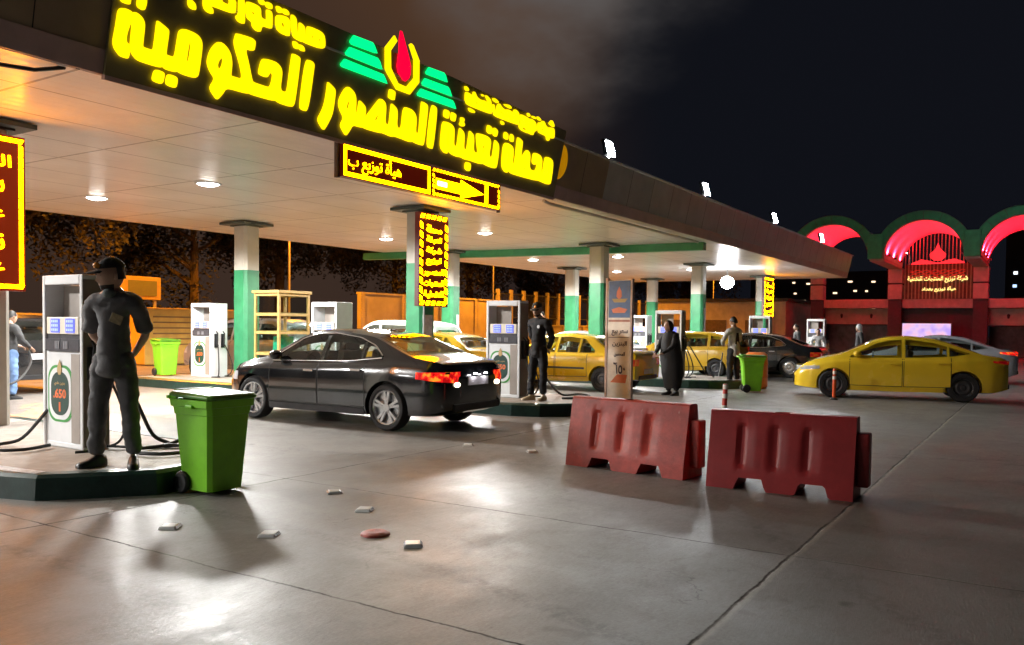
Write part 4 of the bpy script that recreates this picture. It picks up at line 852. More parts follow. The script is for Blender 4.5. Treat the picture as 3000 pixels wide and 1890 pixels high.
# dark saloon (x forward, origin midway between axles)
blk = paint('paint_black', (.010, .0105, .012), .16)
SA = dict(W=1.83, x0=-2.30, x1=2.20, xf=1.37, xr=-1.37, wr=.335, roofw=.61, paint=blk, rimm=M_rim, spokes=5, rim=.76,
  top=[(-2.30, .86), (-2.24, .98), (-1.72, 1.06), (-.95, 1.37), (-.35, 1.44), (.15, 1.435), (.45, 1.38), (1.12, 1.0), (1.6, .92), (2.0, .80), (2.20, .62)],
  belt=[(-2.30, .84), (-2.1, .93), (-1.5, .96), (0, .915), (1.1, .885), (1.8, .80), (2.2, .6)],
  wid=[(-2.30, .66), (-2.24, .76), (-2.05, .85), (-1.5, .905), (0, .915), (1.4, .905), (1.85, .84), (2.1, .70), (2.20, .52)],
  bot=[(-2.30, .30), (-2.0, .22), (-1, .19), (1.2, .18), (2.2, .21)],
  dlo_bot=[(-1.25, 1.03), (-.6, .965), (1.0, .93)], dlo_top=[(-1.25, 1.05), (-1.05, 1.20), (-.72, 1.31), (-.2, 1.365), (.2, 1.35), (.45, 1.28), (1.0, .955)],
  windows=[(-1.24, -.86), (-.83, -.10), (-.05, .96)], doors=[(-.98, -.06), (-.05, .98)], trim=M_chrome, handle=M_chrome, mirror=.80, mirrorm=blk,
  ws=(.50, 1.06), rw=(-1.66, -1.0), tail=(-1.88, .42, .69, .86, M_taillit, (.07, -.01)), headl=(1.75, .35, .60, .74), ind=.52, plate=.72, reverse=(.50, .68), sillm=M_rimd)
t, _ = make_car('saloon_car', 'shiny black saloon with silver spoked wheels and lit tail lights', 'car', SA, (10.20, 9.52, 0), R(90.5)); t.scale = (1.035,)*3
# old taxi
yel = paint('paint_taxi_yellow', (.72, .46, .012), .25); yel2 = paint('paint_deep_yellow', (.62, .36, .015), .25)
ST = dict(W=1.69, x0=-2.12, x1=2.22, xf=1.38, xr=-1.29, wr=.30, roofw=.56, paint=yel, rimm=M_rimd, rim=.62,
  top=[(-2.12, .90), (-2.06, .98), (-1.42, 1.0), (-.95, 1.32), (-.3, 1.40), (.3, 1.385), (.45, 1.36), (1.05, .98), (1.7, .88), (2.22, .68)],
  belt=[(-2.12, .86), (-1.8, .90), (0, .89), (1.1, .86), (1.9, .78), (2.22, .62)],
  wid=[(-2.12, .74), (-2.05, .80), (-1.5, .84), (0, .845), (1.5, .835), (2.05, .78), (2.22, .64)],
  bot=[(-2.12, .30), (-1.6, .24), (0, .2), (1.6, .2), (2.22, .26)],
  dlo_bot=[(-1.1, .93), (1.0, .925)], dlo_top=[(-1.1, .98), (-.75, 1.27), (-.3, 1.315), (.35, 1.295), (.46, 1.25), (1.0, .95)],
  windows=[(-1.08, -.66), (-.62, -.04), (.02, .97)], doors=[(-.9, -.02), (.0, 1.0)], trim=None, mirror=.82, mirrorm=M_plastic, strip=.53,
  ws=(.5, 1.0), rw=(-1.36, -.98), tail=(-1.98, .40, .64, .80, M_tail), headl=(1.95, .3, .56, .68), plate=.5)
make_car('taxi', 'boxy old yellow taxi with dark side strip behind the price board', 'taxi', ST, (18.95, 10.3, 0), R(90))
def variant(S, **k): d = dict(S); d.update(k); return d
make_car('taxi', 'yellow taxi with pale roof beyond the boot of the dark saloon', 'taxi', variant(ST, paint=yel2), (16.3, 12.55, 0), R(90))
t2, _ = make_car('taxi', 'yellow taxi far behind the row of pumps, left of the tall LED board', 'taxi', variant(ST, paint=yel2), (22.6, 21.6, 0), R(95))
make_car('taxi', 'yellow taxi waiting near the orange wall, seen beside the tall LED board', 'taxi', variant(ST, paint=yel), (27.3, 20.6, 0), R(20))
# modern yellow saloon
SE = dict(W=1.77, x0=-2.18, x1=2.22, xf=1.36, xr=-1.29, wr=.325, roofw=.58, paint=paint('paint_gold_yellow', (.90, .62, .03), .24), rimm=M_rimd, rim=.66,
  top=[(-2.18, .90), (-2.10, .99), (-1.72, 1.04), (-.85, 1.37), (-.2, 1.445), (.2, 1.43), (.5, 1.35), (1.25, 1.0), (1.75, .88), (2.05, .74), (2.22, .55)],
  belt=[(-2.18, .87), (-1.7, .95), (0, .905), (1.2, .87), (1.8, .78), (2.22, .52)],
  wid=[(-2.18, .62), (-2.10, .72), (-1.85, .82), (-1.3, .875), (0, .885), (1.4, .875), (1.85, .80), (2.1, .66), (2.22, .48)],
  bot=[(-2.18, .28), (-1.9, .2), (0, .17), (1.8, .18), (2.22, .22)],
  dlo_bot=[(-1.42, 1.06), (-1.1, 1.0), (-.4, .955), (1.05, .93)], dlo_top=[(-1.42, 1.07), (-1.15, 1.16), (-.7, 1.29), (-.2, 1.36), (.2, 1.335), (.5, 1.25), (1.05, .95)],
  windows=[(-1.41, -1.0), (-.97, -.12), (-.06, 1.02)], doors=[(-1.05, -.1), (-.08, 1.02)], trim=None, mirror=.86,
  ws=(.58, 1.18), rw=(-1.62, -.95), tail=(-1.86, .52, .82, .92, M_tail, (.065, .005)), headl=(1.66, .42, .58, .70, (.085, .03)), plate=.62)
make_car('saloon_car', 'rounded golden yellow saloon seen from the side on the open forecourt', 'car', SE, (21.28, 2.95, 0), R(101))
# hatchback behind the cloak
SH = variant(SE, paint=paint('paint_mustard', (.52, .31, .012), .28), x0=-1.88, x1=1.98, xf=1.22, xr=-1.22, wr=.30, W=1.66,
  top=[(-1.88, .78), (-1.84, .98), (-1.55, 1.35), (-1.0, 1.45), (.1, 1.46), (.35, 1.40), (1.05, 1.0), (1.6, .86), (1.98, .6)],
  belt=[(-1.88, .76), (-1.7, .94), (0, .91), (1.0, .88), (1.6, .78), (1.98, .55)],
  wid=[(-1.88, .68), (-1.8, .77), (-1.3, .825), (0, .83), (1.3, .82), (1.8, .72), (1.98, .5)], bot=[(-1.88, .27), (0, .18), (1.98, .22)],
  dlo_bot=[(-1.5, 1.0), (.9, .94)], dlo_top=[(-1.5, 1.12), (-1.3, 1.30), (-.6, 1.37), (.1, 1.36), (.35, 1.30), (.9, .96)], windows=[(-1.45, -1.0), (-.93, -.1), (-.04, .87)], doors=[(-.98, -.08), (-.05, .93)], mirror=.72,
  ws=(.42, 1.0), rw=(-1.82, -1.58), tail=(-1.72, .55, .72, .98, M_tail), headl=(1.6, .3, .56, .7), roofw=.58)
make_car('hatchback', 'mustard yellow hatchback being filled behind the person in a black cloak', 'car', SH, (26.45, 10.0, 0), R(90))
# dark estate
SW = variant(SA, paint=paint('paint_charcoal', (.012, .012, .013), .2), rimm=M_rim, spokes=None, rim=.68, tail=(-2.0, .45, .69, .84, M_tail), reverse=None, ind=None, trim=M_chrome)
make_car('saloon_car', 'plain dark saloon with chrome window line behind the green bin on the right', 'car', SW, (28.25, 8.35, 0), R(92))
# silver saloon at right edge
SS = variant(SE, paint=paint('paint_silver', (.48, .50, .55), .25), tail=(-1.72, .45, .82, .96, M_taillit, (.09, .0)), rimm=M_rim)
make_car('saloon_car', 'silver white saloon cut by the right picture edge behind the yellow one', 'car', SS, (29.3, 2.95, 0), R(94))
# pale pickup / van type
SV = variant(SH, paint=paint('paint_white', (.62, .62, .60), .3), x0=-2.2, x1=2.2, xf=1.35, xr=-1.35, wr=.34, W=1.78, roofw=.62,
  top=[(-2.2, .95), (-2.15, 1.15), (-1.9, 1.60), (-1.4, 1.69), (.2, 1.70), (.5, 1.62), (1.1, 1.1), (1.9, .98), (2.2, .7)], belt=[(-2.2, .9), (-2.0, 1.06), (0, 1.03), (1.1, 1.0), (1.9, .9), (2.2, .65)],
  wid=[(-2.2, .72), (-2.1, .83), (-1.5, .885), (0, .89), (1.5, .88), (2.05, .78), (2.2, .58)], bot=[(-2.2, .35), (0, .28), (2.2, .32)],
  dlo_bot=[(-1.8, 1.12), (1.0, 1.08)], dlo_top=[(-1.8, 1.4), (-1.5, 1.54), (.2, 1.57), (.45, 1.50), (1.0, 1.1)], windows=[(-1.78, -1.1), (-1.04, -.1), (-.03, .97)], doors=[(-1.05, -.06), (-.04, 1.0)], mirror=.8,
  ws=(.56, 1.05), rw=(-2.14, -1.92), tail=(-2.05, .6, .85, 1.1, M_tail), headl=(1.8, .35, .7, .86), plate=.8)
make_car('utility_car', 'white utility car between the near pump and the orange wall', 'car', SV, (19.3, 16.5, 0), R(90))
make_car('saloon_car', 'white saloon with sloping rear window right of the price board', 'car', variant(SE, paint=paint('paint_white', (.62, .62, .60), .3)), (23.9, 12.75, 0), R(90))
make_car('utility_car', 'grey utility car with dark windows behind the far left pump', 'car', variant(SV, paint=paint('paint_grey', (.20, .20, .21), .3)), (15.9, 18.7, 0), R(90))
make_car('utility_car', 'dark utility car with pale roof being filled at the left picture edge', 'car', variant(SV, paint=paint('paint_charcoal', (.012, .012, .013), .2)), (9.65, 20.2, 0), R(90))

# ------------------------------------------------------------------ wheeled bins
M_bin = mat('bin_green', (.21, .60, .02), .42, var=.12, scale=4, bump=.06, bscale=60, dirt=.35, scuff=(.20, .36, .06))
def make_bin(label, loc, rz, lid_open=False):
    t = thing('wheeled_bin', label, 'bin', loc, rz, 'green wheeled bins')
    # body: tapered tub with moulded front, wheel recess at the back (+y)
    b = MB(); z0, z1 = .035, .86; bw, bd, tw_, td = .38, .40, .48, .53
    def ring(z, e=0):
        f = (z-z0)/(z1-z0); w = bw+(tw_-bw)*f+e; d = bd+(td-bd)*f+e; c = .035; y0 = -d/2; y1 = d/2
        if z < .2: y1 -= (.2-z)*.65
        return [(-w/2, y0+c, z), (-w/2+c, y0, z), (w/2-c, y0, z), (w/2, y0+c, z), (w/2, y1-c, z), (w/2-c, y1, z), (-w/2+c, y1, z), (-w/2, y1-c, z)]
    rows = [ring(z0)]+[ring(z) for z in (.08, .14, .2, .5, .72)]+[ring(.725, .012), ring(.79, .02), ring(.795, .05), ring(.86, .055)]
    b.quad_grid(rows, closed=True); b.face(rows[0], True); b.quad_grid([ring(.86, .055), ring(.86, -.02), ring(.45, -.02)], closed=True); b.face(ring(.45, -.02)); b.build('tub', M_bin, t, True, angle=40)
    b = MB()
    lid = [ring(.866, .06), ring(.888, .07), ring(.91, .02)]
    lid = [[(x, y-.015, z+(.02 if y > 0 else -.0)) for x, y, z in r] for r in lid]
    b.quad_grid(lid, closed=True); b.face(lid[-1]); b.face(lid[0], True)
    b.box((0, .27, .925), (.40, .05, .03)); b.build('lid', mat('bin_lid', (.07, .24, .012), .45, var=.2, scale=6, dirt=.4), t, bevel=.006)
    b = MB(); b.tube([(-.24, .33, .87), (.24, .33, .87)], .016, 8); b.box((-.2, .29, .87), (.03, .1, .04)); b.box((.2, .29, .87), (.03, .1, .04)); b.build('handle', M_bin, t, True)
    b = MB(); b.box((-.255, -.03, .80), (.06, .09, .03)); b.box((.255, -.03, .80), (.06, .09, .03)); b.build('lifting_lug', M_bin, t, bevel=.006)
    b = MB(); b.tube([(-.21, .15, .1), (.21, .15, .1)], .014, 8); b.build('axle', M_dark, t, True)
    for sd in (-1, 1):
        b = MB(); b.lathe([(.0, -.02), (.05, -.022), (.055, -.03), (.085, -.03), (.1, -.012), (.1, .012), (.085, .03), (.055, .03), (.05, .022), (0, .02)], 24, 'x', (sd*.215, .15, .1)); b.build('wheel', M_black, t, True)
    return t
bin0 = make_bin('large green wheeled bin in the foreground beside the kerb', (5.02, 6.46, 0), R(0))
dup(bin0, (13.05, 18.6, IH-.005), R(-10), 'bright green bin behind the man, left of the far pump')
dup(bin0, (20.6, 6.12, 0), R(25), 'green bin in front of the dark saloon, right of the man in a grey jacket')
# ------------------------------------------------------------------ plastic road barriers
M_bar = mat('barrier_red', (.38, .032, .034), .42, var=.18, scale=5, bump=.08, bscale=30, dirt=.3, scuff=(.36, .10, .09))
M_bar2 = mat('barrier_red_scuffed', (.46, .052, .036), .45, var=.28, scale=7, bump=.1, bscale=30, dirt=.3, scuff=(.62, .34, .28))
def make_barrier(label, loc, rz, m, L=1.42, Hh=.76):
    t = thing('road_barrier', label, 'barrier', loc, rz, 'red plastic road barriers')
    b = MB(); bw, tw_ = .44, .17
    def w_at(z): 
        if z < .16: return bw/2-.02*z/.16
        return (bw/2-.02)+(tw_/2-bw/2+.02)*(z-.16)/(Hh-.16)
    xs = [-L/2+L*i/56 for i in range(57)]
    def notch(x):
        for c in (-.27*L/1.42, .33*L/1.42):
            d = abs(x-c)
            if d < .115: return .115
            if d < .15: return .115*(.15-d)/.035
        return 0
    def groove(x):
        for c in (-.38*L/1.42, -.06*L/1.42, .26*L/1.42):
            d = x-c
            if 0 <= d < .035: return .030
            if 0 > d > -.05: return .030*(1+d/.05)
            if .035 <= d < .14: return -.0+.016*(1-(d-.035)/.105)
        return 0
    zs = [0, .06, .115, .16, .20, .24, .40, .55, .60, .64, .72, Hh-.015, Hh]
    for sd in (-1, 1):
        rows = []
        for x in xs:
            nb = notch(x); r = []
            for z in zs:
                zz = max(z, nb); g_ = groove(x) if .2 < z < .62 else 0
                e = .0 if z < Hh-.01 else .015
                r.append((x, sd*(w_at(zz)-g_-e), zz))
            rows.append(r)
        b.quad_grid(rows, flip=sd > 0)
    top = [[(x, -(w_at(Hh)-.015), Hh), (x, -.03, Hh+.004), (x, .03, Hh+.004), (x, w_at(Hh)-.015, Hh)] for x in xs]
    for i, x in enumerate(xs):
        if abs(x-.02) < .07: top[i] = [(p[0], p[1], p[2]-.03) if abs(p[1]) < .05 else p for p in top[i]]
    b.quad_grid(top, flip=True)
    for x, fl in ((xs[0], False), (xs[-1], True)):
        L_ = [(x, -w_at(z)+(.015 if z > Hh-.01 else 0), z) for z in zs]; Rr = [(x, w_at(z)-(.015 if z > Hh-.01 else 0), z) for z in zs]
        b.quad_grid([L_, Rr], flip=fl)
    bt = [[(x, -w_at(notch(x)), notch(x)), (x, w_at(notch(x)), notch(x))] for x in xs]; b.quad_grid(bt)
    b.build('shell', m, t, True, angle=28)
    b = MB(); b.box((L/2+.055, 0, .36), (.11, .16, .5)); b.build('coupling', m, t, bevel=.02)
    b = MB(); b.cyl((.02, 0, Hh-.04), (.02, 0, Hh-.012), .045, n=16); b.build('filler_cap', M_dark, t)
    return t
make_barrier('scuffed brighter red plastic barrier, the left of the two', (8.42, 3.80, 0), R(-96.5), M_bar2, 1.46, .765)
make_barrier('smooth dark red plastic barrier, the right of the two', (8.22, 2.13, 0), R(-88.5), M_bar, 1.36, .75)
# ------------------------------------------------------------------ flexible posts and road studs
def make_post(label, loc, lean, orange):
    t = thing('bollard', label, 'bollard', loc, 0, 'striped flexible posts'); t.rotation_euler = lean
    mo = mat('post_orange', (.75, .10, .02), .4, var=.1); mw = mat('post_white', (.75, .74, .70), .35, var=.1); mr = mat('post_red', (.5, .03, .02), .4, var=.1)
    b = MB(); b.lathe([(.09, 0), (.09, .02), (.06, .04), (.04, .06)], 20); b.build('foot', M_dark, t, True)
    b = MB(); b.lathe([(.038, .04), (.038, .68), (.03, .70), (0, .70)], 20); b.build('tube', mo if orange else mr, t, True)
    for z in ((.46, .58) if orange else (.12, .30, .48, .62)):
        b = MB(); b.lathe([(.0395, z), (.0395, z+.07)], 20); b.build('reflective_band', mw, t, True)
    return t
make_post('red and white striped post standing behind the barriers', (12.7, 4.2, 0), (R(2), 0, 0), False)
make_post('orange post with white bands in front of the yellow saloon', (19.6, 3.98, 0), (R(1), R(-3), 0), True)
M_stud = mat('stud_white', (.75, .75, .72), .3, var=.1); M_refl = mat('stud_red', (.10, .012, .008), .25, var=.2)
M_lens = mat('stud_lens', (.85, .85, .85), .12, var=.1, coat=1)
def make_stud(label, loc, rz):
    t = thing('road_stud', label, 'road stud', loc, rz, 'white road studs on the concrete')
    b = MB(); b.box((0, 0, .012), (.105, .12, .024), taper=.72); b.build('housing', M_stud, t, bevel=.004)
    Mx = Matrix.Rotation(R(-52), 3, 'Y'); b = MB()
    for y in (-.026, .026): b.box((-.0465, y, .013), (.004, .034, .016), M=Matrix.Rotation(R(32), 3, 'Y'))
    b.build('white_lens', M_lens, t)
    b = MB(); b.box((.0465, 0, .013), (.004, .085, .019), M=Matrix.Rotation(R(-32), 3, 'Y')); b.build('red_lens', M_refl, t)
    return t
studs = [((3.93, 5.55), 'white road stud in the shadow of the foreground bin'), ((4.20, 4.77), 'white road stud right of the bin shadow, before the red disc'), ((5.61, 5.50), 'dull road stud nearest the dark saloon side of the group'), ((5.22, 4.77), 'bright road stud just beyond the red disc'), ((4.58, 3.73), 'road stud right beside the red disc'), ((8.83, 6.29), 'small road stud behind the rear bumper of the dark saloon'), ((8.86, 5.34), 'small road stud left of the scuffed barrier')]
s0 = make_stud(studs[0][1], (studs[0][0][0], studs[0][0][1], 0), R(-55)); s0.scale = (1.3, 1.3, 1.0)
for i, ((x, y), lab) in enumerate(studs[1:]): dup(s0, (x, y, 0), R((-58, -40, -62, -50, -55, -50)[i]), lab).scale = (1.3, 1.3, 1.0)
t = thing('floor_cap', 'worn red round disc on the concrete between the road studs', 'cover', (4.66, 4.15, 0))
b = MB(); b.lathe([(.11, 0), (.105, .014), (.08, .026), (.04, .026), (0, .018)], 24); b.build('disc', mat('worn_red', (.34, .04, .02), .55, var=.4, scale=25, bump=.4), t, True)
# ------------------------------------------------------------------ price board
t = thing('price_board', 'tall narrow weathered price board with Arabic writing above the red barriers', 'sign', (14.6, 6.88, 0), R(-104)); t.scale = (1.2, 1, 1)
M_board = mat('board_beige', (.74, .68, .58), .6, var=.15, scale=6, dirt=.3)
b = MB(); b.box((0, 0, 1.27), (.46, .05, 2.36)); b.build('panel', M_board, t, bevel=.006)
b = MB(); b.box((-.255, -.0, 1.27), (.045, .07, 2.46)); b.box((.25, 0, 1.27), (.025, .06, 2.40)); b.build('frame', mat('rusty_frame', (.55, .40, .33), .6, var=.25), t, bevel=.004)
b = MB(); b.box((0, .0, .04), (.5, .5, .08)); b.build('base', M_dark, t, bevel=.01)
Pb = lambda u, v, w: (u, -.026-w, v)
def flat(nm, pts, m, d=.003):
    b = MB(); b.prism(pts, lambda p: Pb(p[0], p[1], 0), lambda p: Pb(p[0], p[1], d)); return b.build(nm, m, t)
M_blue = mat('board_blue', (.03, .09, .22), .5, var=.3, scale=9, dirt=.3); M_bo = mat('board_orange', (.62, .16, .05), .55, var=.25); M_ink = mat('board_ink', (.05, .03, .045), .6, var=.2)
flat('picture', [(-.21, 1.74), (.22, 1.74), (.22, 2.44), (-.21, 2.44)], M_blue)
flat('painted_flame', [(0, 2.08), (.055, 2.14), (.045, 2.24), (.0, 2.33), (-.045, 2.24), (-.055, 2.14)], M_bo, .006)
flat('painted_wave', [(-.15, 2.10), (.17, 2.10), (.12, 2.03), (-.1, 2.03)], mat('board_gold', (.40, .30, .10), .6), .006)
flat('painted_band', [(-.15, 1.90), (.0, 1.94), (.17, 1.9), (.12, 1.83), (-.12, 1.83)], M_bo, .006)
flat('rule', [(-.21, 1.66), (.22, 1.66), (.22, 1.70), (-.21, 1.70)], mat('board_rust', (.38, .15, .09), .6, var=.3))
flat('rule', [(-.21, 1.355), (.2, 1.365), (.2, 1.375), (-.21, 1.365)], M_ink)
for wd, zc, w, h in (('سعر بيع', 1.45, .33, .11), ('البنزين', 1.24, .30, .11), ('المحسن', 1.04, .22, .10), ('٦٥٠', .78, .24, .22)):
    text('writing', arabic(wd) if wd[0] != '٦' else wd, lambda u, v, d, zc=zc: Pb(u+.02, zc+v, .003+d), w, h, .003, M_ink, t, .02)
flat('painted_patch', [(-.16, .50), (.15, .50), (.18, .66), (-.02, .66)], M_bo)
# ------------------------------------------------------------------ glass cabinet on the island
t = thing('glass_cabinet', 'wooden framed glass cabinet with shelves beside the far green column', 'cabinet', (13.62, 15.15, IH-.006))
M_wood = mat('ochre_wood', (.46, .30, .10), .5, var=.2, scale=8); cw, cdp, ch = .98, .86, 2.06
b = MB()
for x in (.03, cw-.03):
    for y in (.03, cdp-.03): b.box((x, y, ch/2), (.06, .06, ch))
for z in (.06, .62, 1.12, 1.55, ch-.04):
    b.box((cw/2, .03, z), (cw-.12, .045, .06)); b.box((cw/2, cdp-.03, z), (cw-.12, .045, .06)); b.box((.03, cdp/2, z), (.045, cdp-.12, .06)); b.box((cw-.03, cdp/2, z), (.045, cdp-.12, .06))
b.build('frame', M_wood, t, bevel=.006)
b = MB(); b.box((cw/2, cdp/2, ch+.03), (cw+.08, cdp+.08, .07)); b.build('top', M_wood, t, bevel=.012)
M_cgl = glass_mat('cabinet_glass', (.86, .92, .90))
b = MB(); b.box((cw/2, .03, 1.1), (cw-.1, .006, 1.85)); b.box((.03, cdp/2, 1.1), (.006, cdp-.1, 1.85)); b.build('glass', M_cgl, t)
for z in (.66, 1.16, 1.59):
    b = MB(); b.box((cw/2, cdp/2, z), (cw-.1, cdp-.1, .02)); b.build('shelf', M_wood, t)
bx = [('white carton on the lower cabinet shelf', (.55, .4, .36), (.40, .3, .5), M_white), ('blue fronted oil can inside the cabinet', (.22, .35, .36), (.18, .2, .48), mat('oil_blue', (.05, .09, .25), .4)), ('green bottle pack on the middle cabinet shelf', (.5, .4, .86), (.44, .25, .36), mat('pack_green', (.02, .45, .28), .35, var=.4, scale=14))]
for lab, c, d, m in bx:
    b = MB(); b.box((0, 0, d[2]/2), d); b.box((0, 0, d[2]+.03), (d[0]*.5, d[1]*.5, .06), taper=.6); o = b.build('stored_goods', m, None, bevel=.02); o.location = (13.62+c[0], 15.15+c[1], IH-.006+c[2]-d[2]/2+d[2]*.0+ (.0)); tag(o, lab, 'goods')
    o.location.z = IH-.006+{.36: .10, .86: .68}[c[2]]
# orange drum by the bin
t = thing('plastic_drum', 'orange plastic drum standing behind the right green bin', 'drum', (22.0, 6.42, 0))
b = MB(); b.lathe([(0, 0), (.24, 0), (.29, .06), (.29, .3), (.30, .32), (.29, .34), (.29, .62), (.30, .64), (.29, .66), (.27, .9), (.2, .95), (0, .95)], 28); b.build('shell', mat('drum_orange', (.85, .20, .02), .35, var=.15), t, True)
b = MB(); b.cyl((.1, 0, .95), (.1, 0, .98), .05, n=14); b.build('cap', M_black, t)
from mathutils import noise as mnoise
# ------------------------------------------------------------------ people
M_skin = mat('skin', (.50, .31, .22), .5, var=.1, scale=10); M_skin2 = mat('skin_tan', (.45, .28, .20), .5, var=.1)
M_hair = mat('hair_black', (.010, .009, .008), .6, var=.3)
def cloth(n, c, var=.18): return mat(n, c, .85, var=var, scale=9, bump=.25, bscale=22)
def skin(name, chains, m, parent, sub=2, root=0, fold=0.0):
    """chains: lists of (point, radius); points closer than 1 mm share a vertex"""
    vs, rs, es = [], [], []
    def idx(p, r):
        for i, q in enumerate(vs):
            if (Vector(q)-Vector(p)).length < 1e-3: return i
        vs.append(tuple(p)); rs.append(r if isinstance(r, tuple) else (r, r)); return len(vs)-1
    for ch in chains:
        k = [idx(p, r) for p, r in ch]; es += [(a, c) for a, c in zip(k, k[1:])]
    me = bpy.data.meshes.new('sk'); me.from_pydata(vs, es, []); o = bpy.data.objects.new('sk', me); COL.objects.link(o)
    o.modifiers.new('s', 'SKIN').use_smooth_shade = True
    lay = me.skin_vertices[0].data
    for i, r in enumerate(rs): lay[i].radius = r; lay[i].use_root = (i == root)
    sb = o.modifiers.new('u', 'SUBSURF'); sb.levels = sub; sb.render_levels = sub
    n = evaluated(o, name, [m], parent, True)
    if fold:
        me = n.data; nr = [v.normal.copy() for v in me.vertices]
        for v, d in zip(me.vertices, nr):
            c = v.co; v.co = c+d*fold*(mnoise.noise(Vector((c.x*7, c.y*7, c.z*13)))+.6*mnoise.noise(Vector((c.x*16+3, c.y*16, c.z*30+c.x*20))))
        me.update()
    return n
def head_mesh(c, s, yaw, pitch, m):
    """a head with brow, nose, lips, chin and ears, as a mesh block to be joined to the body"""
    b = MB(); n = 18; rows = []
    M = Matrix.Rotation(yaw, 3, 'Z') @ Matrix.Rotation(pitch, 3, 'Y')
    for i in range(n+1):
        a = math.pi*i/n-math.pi/2; row = []
        for k in range(28):
            t = 2*math.pi*k/28; x, y, z = math.cos(a)*math.cos(t), math.cos(a)*math.sin(t), math.sin(a)
            X, Y, Z = x*.098, y*.076, z*.122
            if z < 0:
                Y *= 1-.28*(-z); X = X*(1-.10*(-z))+(.018*(-z) if x > 0 else .03*(-z))
            if x > .6: X += .006*math.exp(-((z-.28)/.12)**2)                       # brow
            if x > .55 and abs(y) < .62: X -= .012*math.exp(-((z-.10)/.10)**2)*math.exp(-((abs(y)-.34)/.16)**2)  # eye sockets
            X += .024*math.exp(-((z+.14)/.15)**2)*math.exp(-(y/.15)**2)*(x > 0)        # nose
            X += .010*math.exp(-((z+.45)/.07)**2)*math.exp(-(y/.28)**2)*(x > 0)        # lips
            X += .010*math.exp(-((z+.78)/.12)**2)*math.exp(-(y/.4)**2)*(x > 0)         # chin
            p = M @ Vector((X*s, Y*s, Z*s)); row.append((c[0]+p.x, c[1]+p.y, c[2]+p.z))
        rows.append(row)
    b.quad_grid(rows, closed=True)
    for sd in (1, -1):
        p = M @ Vector((-.005*s, sd*.078*s, -.005*s)); b.ball((c[0]+p.x, c[1]+p.y, c[2]+p.z), .012*s, .012*s, .03*s, 6)
    return b, M
def hand(chains, w, d, s=1.0, curl=.5, side=1):
    """palm and five fingers: from wrist w along direction d"""
    d = Vector(d).normalized(); up = Vector((0, 0, 1)); a = d.cross(up); a = a.normalized() if a.length > .05 else Vector((0, 1, 0)); n = a.cross(d).normalized()
    w = Vector(w); pm = w+d*.05*s; chains.append([(w, .022*s), (pm, (.030*s, .018*s)), (w+d*.085*s, (.030*s, .014*s))])
    for k, (o, L) in enumerate(((-.030, .062), (-.011, .075), (.009, .07), (.028, .055))):
        p0 = w+d*.085*s+a*o*s; q = [(w+d*.085*s, .014*s), (p0+d*.012*s, .0088*s)]
        for j in (1, 2, 3): p0 = p0+(d*math.cos(curl*j*.6)-n*math.sin(curl*j*.6)*1)*L*s/3; q.append((p0+d*.012*s, .0085*s-.0008*j*s))
        chains.append(q)
    chains.append([(pm, .018*s), (pm+a*.03*side*s+d*.01*s, .011*s), (pm+a*.045*side*s+d*.045*s, .009*s), (pm+a*.04*side*s+d*.07*s, .007*s)])
